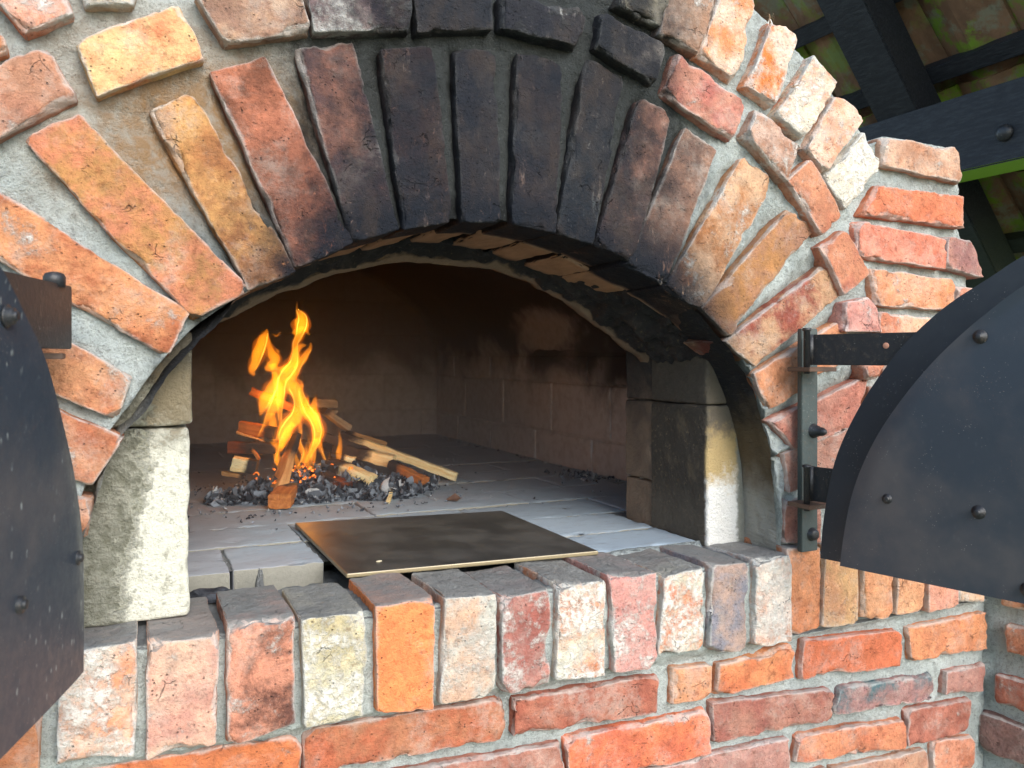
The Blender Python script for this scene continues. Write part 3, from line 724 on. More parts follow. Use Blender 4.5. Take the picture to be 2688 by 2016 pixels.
# ------------------------------------------------------------------ rounded, worn box mapped onto any four corners
def worn_box(corners, inward, depth, mat, name, parent, cell=.0048, rad=.0075, seed=1, warp=.003, chip=1.0, tilt=0.0, back=False, grow=0.0):
    """corners: outer-left, outer-right, inner-right, inner-left of the front face (3-D); inward: unit vector into the wall"""
    A, B, C_, D_ = [np.asarray(c, float) for c in corners]
    inward = np.asarray(inward, float)
    if grow:
        ux = (B - A + C_ - D_); ux /= np.linalg.norm(ux); uy = (D_ - A + C_ - B); uy /= np.linalg.norm(uy)
        A, B, C_, D_ = A - grow * (ux + uy), B + grow * (ux - uy), C_ + grow * (ux + uy), D_ - grow * (ux - uy)
    w = .5 * (np.linalg.norm(B - A) + np.linalg.norm(C_ - D_))
    h = .5 * (np.linalg.norm(D_ - A) + np.linalg.norm(C_ - B))
    rad = min(rad, .3 * min(w, h, depth))
    def line(L):
        n = max(2, int(round((L - 2 * rad) / cell)))
        e = [0, rad * .3, rad * .65]
        m = np.linspace(rad, L - rad, n + 1).tolist()
        return np.array(e + m + [L - rad * .65, L - rad * .3, L]) - L / 2
    us, vs = line(w), line(h)
    nd = max(2, int(round((depth - rad) / (cell * 1.6))))
    ds = np.array([rad * .3, rad * .65] + np.linspace(rad, depth, nd + 1).tolist())
    nu, nv = len(us) - 1, len(vs) - 1
    UU, VV = np.meshgrid(us, vs, indexing='ij')
    P = [np.stack([UU.ravel(), VV.ravel(), np.zeros(UU.size)], 1)]
    idx = lambda i, j: i * (nv + 1) + j
    loop = [idx(i, 0) for i in range(nu)] + [idx(nu, j) for j in range(nv)] + [idx(i, nv) for i in range(nu, 0, -1)] + [idx(0, j) for j in range(nv, 0, -1)]
    base = P[0][loop]
    F = grid_faces(nu, nv)
    prev, n0 = loop, UU.size
    nl = len(loop)
    for d in ds:
        q = base.copy(); q[:, 2] = d
        P.append(q)
        cur = list(range(n0, n0 + nl)); n0 += nl
        for k in range(nl):
            k2 = (k + 1) % nl
            F.append((prev[k], prev[k2], cur[k2], cur[k]))
        prev = cur
    if back:
        c = P[0].mean(0); c = np.array([[0, 0, depth]])
        P.append(c)
        for k in range(nl):
            F.append((prev[k], prev[(k + 1) % nl], n0))
        n0 += 1
    P = np.concatenate(P)
    core = P.copy()
    core[:, 0] = np.clip(P[:, 0], -w / 2 + rad, w / 2 - rad)
    core[:, 1] = np.clip(P[:, 1], -h / 2 + rad, h / 2 - rad)
    core[:, 2] = np.maximum(P[:, 2], rad)
    d = P - core
    L = np.linalg.norm(d, axis=1)
    inside = L < 1e-9
    n = d / np.maximum(L, 1e-9)[:, None]
    n[inside] = (0, 0, 1)
    edge = np.clip((L / rad - 1) / .41, 0, 1)
    dist = np.minimum.reduce([w / 2 - np.abs(P[:, 0]), h / 2 - np.abs(P[:, 1])])
    edge = np.maximum(edge, np.clip(1 - dist / .012, 0, 1) * (P[:, 2] < .012) * .8)
    P2 = core + n * rad
    P2[inside] = P[inside]
    off = np.array([seed * 3.7, seed * 1.3, seed * 2.1])
    Q = P2 + off
    flat = Q.copy(); flat[:, 2] *= .35
    rc = np.random.RandomState(seed + 77)
    for _ in range(int(rc.randint(3, 7) * min(1.6, chip + .2)) if chip > .6 and cell < .0075 else 0):
        if rc.rand() < .55:
            p0 = np.array([rc.choice([-1, 1]) * w / 2, rc.choice([-1, 1]) * h / 2, 0])
            cn = np.array([np.sign(p0[0]) * rc.uniform(.3, 1), np.sign(p0[1]) * rc.uniform(.3, 1), -rc.uniform(.2, .9)])
            dep_ = rc.uniform(.004, .012)
        else:
            if rc.rand() < w / (w + h):
                p0 = np.array([rc.uniform(-.45, .45) * w, rc.choice([-1, 1]) * h / 2, 0]); cn = np.array([rc.uniform(-.35, .35), np.sign(p0[1]), -rc.uniform(.5, 1.2)])
            else:
                p0 = np.array([rc.choice([-1, 1]) * w / 2, rc.uniform(-.45, .45) * h, 0]); cn = np.array([np.sign(p0[0]), rc.uniform(-.35, .35), -rc.uniform(.5, 1.2)])
            dep_ = rc.uniform(.002, .006)
        cn /= np.linalg.norm(cn)
        dd = (P2 - p0) @ cn + dep_ * (.7 + .3 * chip) + .0022 * fbm(Q, .016, seed % 50, 2)
        fall = np.clip(1.6 - np.linalg.norm(P2 - p0, axis=1) / rc.uniform(.018, .04), 0, 1)
        dd = dd * fall
        P2 -= np.outer(np.maximum(dd, 0), cn)
        edge = np.maximum(edge, np.clip(dd / .003, 0, .75))
    P2[:, 0] += warp * fbm(flat, .045, 1, 2)
    P2[:, 1] += warp * fbm(flat, .045, 5, 2)
    am = .0008 * fbm(Q, .04, 9, 2) + .0006 * fbm(Q, .013, 13, 2)
    ch = np.maximum(0, fbm(Q, .030, 17, 2) - .5) * np.clip(edge * 1.6, 0, 1) * .009 * chip
    ch += np.maximum(0, vnoise(Q, .010, 23) - .15) * edge * .0034 * chip
    ch += np.maximum(0, fbm(Q, .05, 29, 2) - .75) * .006 * chip * (P[:, 2] < rad)
    P2 += n * (am - ch)[:, None]
    rs = np.random.RandomState(seed)
    if tilt:
        tx, ty = rs.uniform(-tilt, tilt, 2)
        P2[:, 2] += tx * P2[:, 0] + ty * P2[:, 1]
    a = (P2[:, 0] / w + .5)[:, None]; b = (P2[:, 1] / h + .5)[:, None]
    Wd = (A * (1 - a) + B * a) * (1 - b) + (D_ * (1 - a) + C_ * a) * b
    Wd = Wd + P2[:, 2:3] * inward
    nrm = np.cross(B - A, D_ - A)
    if np.dot(nrm, inward) < 0:
        F = [f[::-1] for f in F]
        F = [f for f in F]
    F = [f[::-1] for f in F]
    return obj(name, Wd, F, mat, parent, attrs={'edge': edge})

def paint(o, c1, c2, lime, dust=0.0, k=.88):
    def pale(h):
        c = np.array(lin(h, k)); m = c @ np.array([.3, .59, .11])
        return (c * .82 + m * .18) * np.array([1.02, 1.0, .91])
    o.color = (*pale(c1), 1)
    p1, p2 = pale(c1), pale(c2)
    o["tone"] = [float(x) for x in np.clip(p1 + 1.35 * (p2 - p1), .02, .85)]
    o["lime"] = float(lime)
    o["dust"] = float(dust)

def prim_box(name, lo, hi, mat, parent=None, bev=.0015):
    lo, hi = np.array(lo, float), np.array(hi, float)
    import bmesh
    bm = bmesh.new()
    bmesh.ops.create_cube(bm, size=1)
    c, s = (lo + hi) / 2, hi - lo
    for v in bm.verts:
        v.co = Vector((v.co.x * s[0], v.co.y * s[1], v.co.z * s[2]))
    if bev:
        bmesh.ops.bevel(bm, geom=bm.edges[:], offset=min(bev, min(s) * .3), segments=2, affect='EDGES')
    V = [tuple(v.co) for v in bm.verts]
    F = [[v.index for v in f.verts] for f in bm.faces]
    bm.free()
    return obj(name, np.array(V) + c, F, mat, parent, loc=c, smooth=False)

def frame_box(name, O, ex, ey, ez, lx, ly, lz, mat, parent, bev=.002, smooth=False):
    """box with one corner at O along three axes"""
    import bmesh
    bm = bmesh.new()
    bmesh.ops.create_cube(bm, size=1)
    for v in bm.verts:
        v.co = Vector(((v.co.x + .5) * lx, (v.co.y + .5) * ly, (v.co.z + .5) * lz))
    bmesh.ops.bevel(bm, geom=bm.edges[:], offset=bev, segments=2, affect='EDGES')
    V = np.array([tuple(v.co) for v in bm.verts])
    F = [[v.index for v in f.verts] for f in bm.faces]
    bm.free()
    W = np.asarray(O) + V[:, :1] * np.asarray(ex) + V[:, 1:2] * np.asarray(ey) + V[:, 2:3] * np.asarray(ez)
    o = obj(name, W, F, mat, parent, smooth=smooth)
    fix_normals(o)
    return o

def lathe(name, O, axis, prof, mat, parent, seg=20, smooth=True):
    """prof: (distance along axis, radius)"""
    ax = Vector(axis).normalized()
    u = ax.orthogonal().normalized(); v = ax.cross(u)
    V, F = [], []
    for t, r in prof:
        for k in range(seg):
            a = 2 * math.pi * k / seg
            V.append(np.array(O) + np.array(ax) * t + r * (math.cos(a) * np.array(u) + math.sin(a) * np.array(v)))
    for i in range(len(prof) - 1):
        for k in range(seg):
            k2 = (k + 1) % seg
            F.append((i * seg + k, i * seg + k2, (i + 1) * seg + k2, (i + 1) * seg + k))
    F.append(tuple(range(seg))[::-1])
    F.append(tuple(range((len(prof) - 1) * seg, len(prof) * seg)))
    o = obj(name, np.array(V), F, mat, parent, smooth=smooth)
    fix_normals(o)
    return o

def catmull(pts, sub):
    P = np.asarray(pts, float)
    P = np.vstack([2 * P[0] - P[1], P, 2 * P[-1] - P[-2]])
    out = []
    for i in range(1, len(P) - 2):
        for k in range(sub):
            t = k / sub
            out.append(.5 * ((2 * P[i]) + (-P[i - 1] + P[i + 1]) * t + (2 * P[i - 1] - 5 * P[i] + 4 * P[i + 1] - P[i + 2]) * t * t
                             + (-P[i - 1] + 3 * P[i] - 3 * P[i + 1] + P[i + 2]) * t ** 3))
    out.append(P[-2])
    return np.array(out)

def tube(name, pts, radius, mat, parent=None, seg=6, sub=6):
    P = catmull(pts, sub)
    V, F = [], []
    n = len(P)
    for i in range(n):
        t = Vector(P[min(i + 1, n - 1)] - P[max(i - 1, 0)]).normalized()
        u = t.cross(Vector((.31, .17, .93))).normalized(); v = t.cross(u)
        r = radius(i / (n - 1)) if callable(radius) else radius
        for k in range(seg):
            a = 2 * math.pi * k / seg
            V.append(P[i] + r * (math.cos(a) * np.array(u) + math.sin(a) * np.array(v)))
    for i in range(n - 1):
        for k in range(seg):
            k2 = (k + 1) % seg
            F.append((i * seg + k, i * seg + k2, (i + 1) * seg + k2, (i + 1) * seg + k))
    F.append(tuple(range(seg))[::-1]); F.append(tuple(range((n - 1) * seg, n * seg)))
    return obj(name, np.array(V), F, mat, parent)

# ------------------------------------------------------------------ ground
gx = np.array([[-60, -60, -.95], [60, -60, -.95], [60, 60, -.95], [-60, 60, -.95]], float)
gr = obj("ground", gx, [(0, 1, 2, 3)], M['ground'], smooth=False, kind='structure')

# ------------------------------------------------------------------ the oven
oven = thing("brick_oven", "old brick bread oven with a sooty arched mouth and two open iron doors", "oven", (.52, .0, -.95))

IN = (0, 1, 0)
for i, (grp, Y, dep, c1, c2, lime, chip, dust, c) in enumerate(BRICKS):
    rs = random.Random(i * 13 + 5)
    dy = rs.uniform(-.003, .003)
    cs = [(c[k] / 1000, Y + dy, c[k + 1] / 1000) for k in (0, 2, 4, 6)]
    big = grp == 'ring' and Y > .03
    o = worn_box(cs, IN, dep, M['brick'], "brick", oven, seed=i + 3, warp=.0021, chip=chip * (1.1 if grp != 'sill' else .9), tilt=.012,
                 rad=.0032, grow=.0064 if grp == 'ring' and Y > .03 else .0026)
    paint(o, c1, c2, lime, dust)

# inner edge of the face arch, as angle/radius about its centre
AC = np.array([.52, 0.0])
ARC = [(1.127, -.02), (1.126, .002), (1.122, .094), (1.111, .182), (1.083, .27), (1.049, .34), (.995, .404), (.937, .45), (.857, .495), (.78, .528),
       (.715, .552), (.636, .573), (.552, .581), (.473, .579), (.376, .558), (.305, .535), (.251, .512), (.146, .448), (.082, .40), (.042, .354),
       (.008, .302), (-.022, .26), (-.055, .166), (-.078, .08), (-.085, -.02)]
_a = np.array([math.atan2(z, x - .52) if not (x < .5 and z < 0) else math.pi + .033 for x, z in ARC])
_r = np.array([math.hypot(x - .52, z) for x, z in ARC])
def r_in(t): return np.interp(t, _a, _r)

# facade outline: arched top, shoulder on the right
def outline():
    p = [(1.66, -.03), (1.66, .60), (1.632, .64), (1.632, .815), (1.40, .818)]
    for k in range(0, 41):
        t = math.radians(43 + (180 - 43 - 38) * k / 40)
        p.append((.52 + 1.155 * math.cos(t), 1.155 * math.sin(t)))
    p += [(-.62, .70), (-.62, -.03)]
    return p
OUT = outline()
def r_out(t):
    d = np.array([math.cos(t), math.sin(t)])
    best = 9
    for (x0, z0), (x1, z1) in zip(OUT, OUT[1:] + OUT[:1]):
        a = np.array([x0 - .52, z0]); e = np.array([x1 - x0, z1 - z0])
        den = d[0] * e[1] - d[1] * e[0]
        if abs(den) < 1e-9: continue
        s = (a[0] * e[1] - a[1] * e[0]) / den
        u = (a[0] * d[1] - a[1] * d[0]) / den
        if s > 0 and -1e-6 <= u <= 1 + 1e-6: best = min(best, s)
    return best

NT, NR = 560, 130
ths = np.linspace(-.025, math.pi + .03, NT + 1)
ri = r_in(ths); ro = np.array([r_out(t) for t in ths])
V = []
js = np.linspace(0, 1, NR + 1)
for i, t in enumerate(ths):
    r = ri[i] + .003 + (ro[i] - ri[i] - .003) * js
    V.append(np.stack([.52 + r * np.cos(t), np.full(NR + 1, .0), r * np.sin(t)], 1))
V = np.concatenate(V)
rr = np.concatenate([ri[i] + .003 + (ro[i] - ri[i] - .003) * js - ri[i] for i in range(NT + 1)])
step = np.clip((rr - .25) / .05, 0, 1); step = step * step * (3 - 2 * step)
V[:, 1] = .049 - .008 * step + .0036 * fbm(V, .05, 41, 3) + .0034 * np.abs(fbm(V, .022, 47, 2)) + .0016 * fbm(V, .011, 49, 2)
VS = []
for b_ in BRICKS:
    if b_[0] == 'ring' and b_[1] == .035:
        c = np.array(b_[8]).reshape(4, 2) / 1000 - AC
        VS.append([(math.atan2(p[1], p[0]) if not (p[0] < 0 and p[1] < 0) else math.pi + .05, math.hypot(*p)) for p in c])
VS.sort(key=lambda v: -v[3][0])
TH = np.repeat(ths, NR + 1); RA = np.hypot(V[:, 0] - .52, V[:, 2])
jf = np.full(len(V), .35)
for a_, b_ in zip(VS[:-1], VS[1:]):
    def th_at(o_, i_):
        return o_[0] + (RA - o_[1]) / (i_[1] - o_[1]) * (i_[0] - o_[0])
    tl, tr_ = th_at(a_[1], a_[2]), th_at(b_[0], b_[3])
    m_ = (TH <= tl + .004) & (TH >= tr_ - .004) & (RA < max(a_[1][1], b_[0][1]))
    f_ = np.clip((tl - TH) / np.maximum(tl - tr_, .01), 0, 1)
    jf = np.where(m_, f_ * f_, jf)
V[:, 1] += (jf - .35) * .027 * (1 - step)
lipm = np.clip(1 - rr / .016, 0, 1)
V[:, 1] -= lipm * .004
F = grid_faces(NT, NR)
n0 = len(V)
# inner and outer returns
rows = [V]
inner = [i * (NR + 1) for i in range(NT + 1)]
prev = inner
for yy in (.062, .085, .11, .135, .158):
    q = V[inner].copy(); q[:, 1] = yy
    q[:, 0] = .52 + (ri + .006) * np.cos(ths); q[:, 2] = (ri + .006) * np.sin(ths)
    q += (.0025 * fbm(q, .03, 51, 2))[:, None] * np.stack([np.cos(ths), np.zeros(NT + 1), np.sin(ths)], 1)
    cur = list(range(n0, n0 + NT + 1)); n0 += NT + 1
    rows.append(q)
    F += [(prev[i], prev[i + 1], cur[i + 1], cur[i]) for i in range(NT)]
    prev = cur
outer = [i * (NR + 1) + NR for i in range(NT + 1)]
q = V[outer].copy(); q[:, 1] = .24
cur = list(range(n0, n0 + NT + 1)); n0 += NT + 1
rows.append(q)
F += [(outer[i + 1], outer[i], cur[i], cur[i + 1]) for i in range(NT)]
obj("mortar", np.concatenate(rows), F, M['mortar'], oven)

# mortar of the lower wall, the sill and the trough behind it: one swept sheet
prof = []
for z in np.arange(-.94, -.50, .03): prof.append((.040, z))
for z in np.arange(-.50, -.178, .0055): prof.append((.040, z))
for k in range(9):
    t = k / 8; prof.append((.040 - .022 * t, -.178 + .022 * t))
for z in np.arange(-.150, -.018, .006): prof.append((.018, z))
for k in range(4): prof.append((.018 + .002 * k, -.018 + .0018 * k))
for y in np.arange(.030, .165, .007): prof.append((y, -.013))
for y in np.arange(.165, .40, .006): prof.append((y, -.040))
prof = np.array(prof)
xs = np.concatenate([np.arange(-.75, -.40, .02), np.arange(-.40, 1.712, .0055)])
NX, NP = len(xs) - 1, len(prof) - 1
V = np.empty((NX + 1, NP + 1, 3))
V[:, :, 0] = xs[:, None]; V[:, :, 1] = prof[None, :, 0]; V[:, :, 2] = prof[None, :, 1]
V = V.reshape(-1, 3)
tr = (V[:, 1] > .16)
V[:, 2] += tr * .012 * np.clip((V[:, 0] - .80) / .03, 0, 1)
n = .0040 * fbm(V, .05, 61, 3) + .0034 * np.abs(fbm(V, .022, 67, 2)) + .0016 * fbm(V, .011, 69, 2)
V[:, 1] += (V[:, 2] < -.016) * (V[:, 2] > -.165) * .012 * np.clip((V[:, 0] - 1.118) / .01, 0, 1)
front = V[:, 2] < -.016
V[:, 1] += np.where(front & ~tr, n, 0)
V[:, 2] += np.where(~front | tr, n * np.where(tr & (V[:, 0] > .78), .25, .9), 0)
obj("mortar", V, grid_faces(NX, NP, flip=True), M['mortar'], oven)

# plastered return of the mouth and the tarred throat behind the arch
NTH = 300
tq = np.linspace(-.02, math.pi + .03, NTH + 1)
rq = r_in(tq)
Yr = np.linspace(.0335, .165, 24)
V = []
side = np.clip((np.abs(tq - math.pi / 2) - math.radians(37)) / math.radians(10), 0, 1)
right = tq < math.pi / 2
for i in range(NTH + 1):
    s = side[i]
    for y in Yr:
        f = (y - .0335) / .1315
        r = rq[i] + (1 - s) * .010 + s * (-.015 + .018 * f)
        V.append((.52 + r * math.cos(tq[i]), y + (1 - s) * .030 * (1 - f), r * math.sin(tq[i])))
V = np.array(V)
dr = np.stack([V[:, 0] - .52, np.zeros(len(V)), V[:, 2]], 1); dr /= np.linalg.norm(dr, axis=1)[:, None]
V += dr * (.0035 * fbm(V, .03, 71, 3) * np.clip((.15 - V[:, 1]) / .06, .12, 1))[:, None]
obj("reveal_plaster", V, grid_faces(NTH, len(Yr) - 1, flip=True), M['reveal'], oven)

CC = np.array([(1.034, .352), (1.02, .366), (.988, .383), (.925, .424), (.861, .466), (.805, .496), (.738, .524), (.669, .543), (.602, .546), (.526, .549), (.491, .548),
               (.434, .538), (.356, .520), (.317, .508), (.277, .489), (.20, .452), (.13, .415), (.085, .38), (.07, .35)])
cl = np.concatenate([[0], np.cumsum(np.linalg.norm(np.diff(CC, axis=0), axis=1))]); cl /= cl[-1]
NU, NS = 240, 26
V = []
for i in range(NU + 1):
    u = i / NU
    t = math.radians(31) + u * math.radians(180 - 62)
    r = r_in(t) + .006
    a = np.array([.52 + r * math.cos(t), r * math.sin(t)])
    c = np.array([np.interp(u, cl, CC[:, 0]), np.interp(u, cl, CC[:, 1])])
    ys = .152 + .155 * min(1, max(0, (math.degrees(t) - 58) / 8)) * min(1, max(0, (150 - math.degrees(t)) / 8))
    for k in range(NS + 1):
        s = k / NS
        w = s ** .75
        p = a * (1 - w) + c * w
        V.append((p[0], ys + (.355 - ys) * s, p[1]))
    V.append((c[0], .372, c[1] + .001)); V.append((c[0], .378, c[1] + .02)); V.append((.52 + (c[0] - .52) * 1.05, .38, c[1] + .07))
V = np.array(V)
ro_ = .010 * fbm(V, .055, 81, 4, .55) + (.005 + .010 * (V[:, 0] > .72)) * (np.abs(fbm(V, .035, 85, 3)) - .3)
rim = V[:, 1] > .34
ro_ = np.where(rim, ro_ * .3, ro_)
dr = np.stack([(V[:, 0] - .52), np.zeros(len(V)), V[:, 2] + .15], 1); dr /= np.linalg.norm(dr, axis=1)[:, None]
V += dr * ro_[:, None]
V[:, 1] += np.where(rim, 0, .006 * vnoise(V, .03, 90))
obj("throat", V, grid_faces(NU, NS + 3, flip=True), M['throat'], oven)

# second ring of arch bricks behind the face ring
k = 0
for v_ in VS:
    tm = .5 * (v_[2][0] + v_[3][0])
    if 56 < math.degrees(tm) < 148:
        dl = .0035 / .58
        ta, tb = v_[3][0] + dl, v_[2][0] - dl
        pp = []
        for t_, ex_ in ((ta, .07), (tb, .07), (tb, 0), (ta, 0)):
            r_ = float(r_in(t_)) - .0015 + ex_
            pp.append((.52 + r_ * math.cos(t_), .163, r_ * math.sin(t_)))
        o = worn_box(pp, IN, .17, M['brick'], "brick", oven, seed=260 + k, warp=.002, chip=1.2, back=True)
        paint(o, 'a87050', '8a5438', .03)
        k += 1

# jamb blocks either side of the mouth
def block(x0, x1, y0, y1, z0, z1, mat, name, seed, side=None, rad=.006, cell=.008, warp=.0015, chip=.8):
    if side == 'left':      # front face looks along -X (right jamb return): keep -Y front
        pass
    return worn_box([(x0, y0, z1), (x1, y0, z1), (x1, y0, z0), (x0, y0, z0)], IN, y1 - y0, mat, name, oven, cell=cell, rad=rad, seed=seed, warp=warp, chip=chip)
block(1.032, 1.17, .138, .326, -.012, .268, M['jamb'], 'jamb_block', 201)
block(1.033, 1.17, .139, .326, .2705, .385, M['jamb'], 'jamb_block', 202)
block(1.035, 1.17, .329, .430, -.020, .0925, M['jamb'], 'jamb_block', 203)
block(1.033, 1.17, .329, .430, .0955, .268, M['jamb'], 'jamb_block', 204, warp=.002)
block(1.036, 1.17, .329, .430, .271, .384, M['jamb'], 'jamb_block', 205)
block(-.13, .0805, .090, .326, -.002, .2655, M['jamb'], 'jamb_block', 206)
block(-.13, .0845, .087, .326, .2685, .40, M['jamb'], 'jamb_block', 207)
block(-.13, .080, .329, .430, -.020, .190, M['jamb'], 'jamb_block', 208)
block(-.13, .082, .329, .430, .193, .39, M['jamb'], 'jamb_block', 209)
# mortar wedge filling between jamb front and face arch at the right and left foot
for x0, x1, sd in ((-.155, -.05, 2),):
    Z = np.arange(-.014, .20 if sd == 1 else .36, .008); Xs = np.arange(x0, x1, .008)
    V = np.array([(x, .0870, z) for x in Xs for z in Z])
    V[:, 1] += .004 * fbm(V, .03, 95 + sd, 3) + (.006 if sd == 2 else 0) * np.clip((V[:, 0] + .09) / .03, 0, 1)
    obj("mortar_fillet", V, grid_faces(len(Xs) - 1, len(Z) - 1, flip=True), M['jamb'] if sd == 2 else M['reveal'], oven)

# firing chamber ---------------------------------------------------
XL, XR, YB = -.22, 1.335, 2.535
def chamber_wall_right():
    for (z0, z1, joints) in ((-.01, .105, (.44, .74, 1.09, 1.487, 1.89, 2.25, YB)), (.105, .278, (.44, .98, 1.362, 1.763, 2.16, YB)), (.278, .372, (.44, .76, 1.12, 1.50, 1.89, 2.3, YB))):
        for k in range(len(joints) - 1):
            y0, y1 = joints[k] + .003, joints[k + 1] - .003
            worn_box([(XR, y1, z1 - .003), (XR, y0, z1 - .003), (XR, y0, z0 + .003), (XR, y1, z0 + .003)], (1, 0, 0), .05, M['chamber'], "firebrick", oven,
                     cell=.022, rad=.005, seed=300 + k + int(z0 * 100), warp=.0012, chip=.8)
chamber_wall_right()
row = 0
for z0, z1 in ((-.01, .119), (.119, .29), (.29, .47), (.47, .62), (.62, .80)):
    x = XL - (row % 2) * .18
    while x < XR:
        x0, x1 = max(x, XL) + .003, min(x + .37, XR) - .003
        if x1 - x0 > .03:
            worn_box([(x0, YB, z1 - .003), (x1, YB, z1 - .003), (x1, YB, z0 + .003), (x0, YB, z0 + .003)], IN, .05, M['chamber'], "firebrick", oven,
                     cell=.03, rad=.005, seed=340 + row * 10 + int(x * 10), warp=.0012)
        x += .37
    row += 1
jv = [(XR + .006, .40, -.03), (XR + .006, YB + .1, -.03), (XR + .006, YB + .1, .40), (XR + .006, .40, .40),
      (XL - .05, YB + .006, -.03), (XR + .05, YB + .006, -.03), (XR + .05, YB + .006, .95), (XL - .05, YB + .006, .95),
      (XL, .40, -.03), (XL, YB + .1, -.03), (XL, YB + .1, .40), (XL, .40, .40)]
obj("chamber_mortar", jv, [(0, 1, 2, 3), (4, 5, 6, 7), (8, 9, 10, 11)], M['joint'], oven, smooth=False)
NV, NY = 56, 90
V = []
for i in range(NV + 1):
    t = math.pi * i / NV
    ledge = .012 if 0 < i < NV else 0
    for k in range(NY + 1):
        V.append((.5575 + .776 * math.cos(t) * (1 if i not in (0, NV) else 1.02), .40 + (YB + .06 - .40) * k / NY, .372 + .44 * math.sin(t)))
V = np.array(V)
dr = np.stack([V[:, 0] - .5575, np.zeros(len(V)), V[:, 2] - .3], 1); dr /= np.linalg.norm(dr, axis=1)[:, None]
cell_y = np.floor((V[:, 1]) / .30); cell_t = np.floor(np.arctan2(V[:, 2] - .372, V[:, 0] - .5575) / .28)
V += dr * (.004 * fbm(V, .08, 99, 2) + .006 * _hash(cell_y.astype(np.int64), cell_t.astype(np.int64), np.zeros(len(V), np.int64), 3))[:, None]
obj("vault", V, grid_faces(NV, NY, flip=True), M['vault'], oven)
# wall between mouth and chamber
K = [(1.04, -.02), (1.04, .2), (1.04, .36)] + [tuple(p) for p in (CC[1:-1] + np.array([0, .01]))] + [(.075, .36), (.075, .2), (.075, -.02)]
V, F = [], []
for x, z in K:
    V.append((x, .384, z)); V.append((.55 + (x - .55) * 2.1, .384, z * 1.9 + .02 if z > 0 else z))
for i in range(len(K) - 1):
    F.append((2 * i, 2 * i + 1, 2 * i + 3, 2 * i + 2))
obj("chamber_front", V, F, M['chamber'], oven, smooth=False)
# render-covered body behind the facade
V = [(-.48, .2, -.95), (1.56, .2, -.95), (1.56, 2.8, -.95), (-.48, 2.8, -.95), (-.48, .2, .86), (1.5, .2, .86), (1.5, 2.8, .86), (-.48, 2.8, .86)]
obj("body_shell", V, [(0, 1, 2, 3), (4, 5, 6, 7), (1, 2, 6, 5), (2, 3, 7, 6), (3, 0, 4, 7)], M['shell'], oven, smooth=False)

# hearth tiles
def tile(x0, x1, y0, y1, zt, seed):
    o = worn_box([(x0, y0, zt), (x1, y0, zt), (x1, y1, zt), (x0, y1, zt)], (0, 0, -1), .055, M['hearth'], "hearth_tile", oven, cell=.012, rad=.003, seed=seed, warp=.0016, chip=1.2)
rs = random.Random(3)
row = 0
y = .312
while y < YB:
    y1 = min(y + .188, YB + .01)
    if row == 0:
        spans = [(XL, .161), (.165, .319), (.80, 1.03)]
        tile(.80, 1.03, .168, .3105, -.002, 399)
    elif row == 1:
        spans = [(XL, -.08), (-.077, .318), (.321, .72), (.723, 1.08), (1.083, XR)]
    else:
        st = .118 if row % 2 == 0 else -.08
        ed = [XL] + [st + .40 * k for k in range(0, 4) if XL + .04 < st + .40 * k < XR - .04] + [XR]
        spans = [(a + .0015, b - .0015) for a, b in zip(ed[:-1], ed[1:])]
    for k, (a, b) in enumerate(spans):
        tile(a, b, y + .0008, y1 - .0008, rs.uniform(-.002, .0008), 400 + row * 7 + k)
    y = y1
    row += 1
V = [(XL, .33, -.005), (XR + .02, .33, -.005), (XR + .02, YB + .05, -.005), (XL, YB + .05, -.005)]
obj("hearth_bed", V, [(0, 1, 2, 3)], M['bedding'], oven, smooth=False)

# ------------------------------------------------------------------ doors
RIM = [(.024, .002), (.032, .083), (.054, .185), (.097, .277), (.146, .35), (.185, .396), (.243, .447), (.305, .486), (.357, .518), (.44, .552), (.53, .575), (.60, .585)]
PAN = [(.087, .008), (.095, .067), (.111, .14), (.14, .212), (.178, .276), (.23, .344), (.278, .394), (.324, .434), (.374, .471), (.45, .507), (.53, .530), (.60, .540)]
RIML = [(.062, .002), (.063, .141), (.085, .222), (.118, .286), (.167, .360), (.221, .408), (.245, .428), (.268, .444), (.33, .476), (.41, .507), (.50, .530), (.60, .543)]
PANL = [(.072, .010), (.073, .141), (.095, .222), (.128, .286), (.177, .360), (.231, .408), (.255, .428), (.278, .444), (.34, .476), (.42, .507), (.51, .530), (.60, .540)]
def dense(prof, n):
    P = catmull(prof, 8)
    z = np.linspace(prof[0][1], prof[-1][1], n)
    z = prof[0][1] + (prof[-1][1] - prof[0][1]) * (1 - (1 - np.linspace(0, 1, n)) ** 1.6)
    return np.interp(z, P[:, 1], P[:, 0]), z
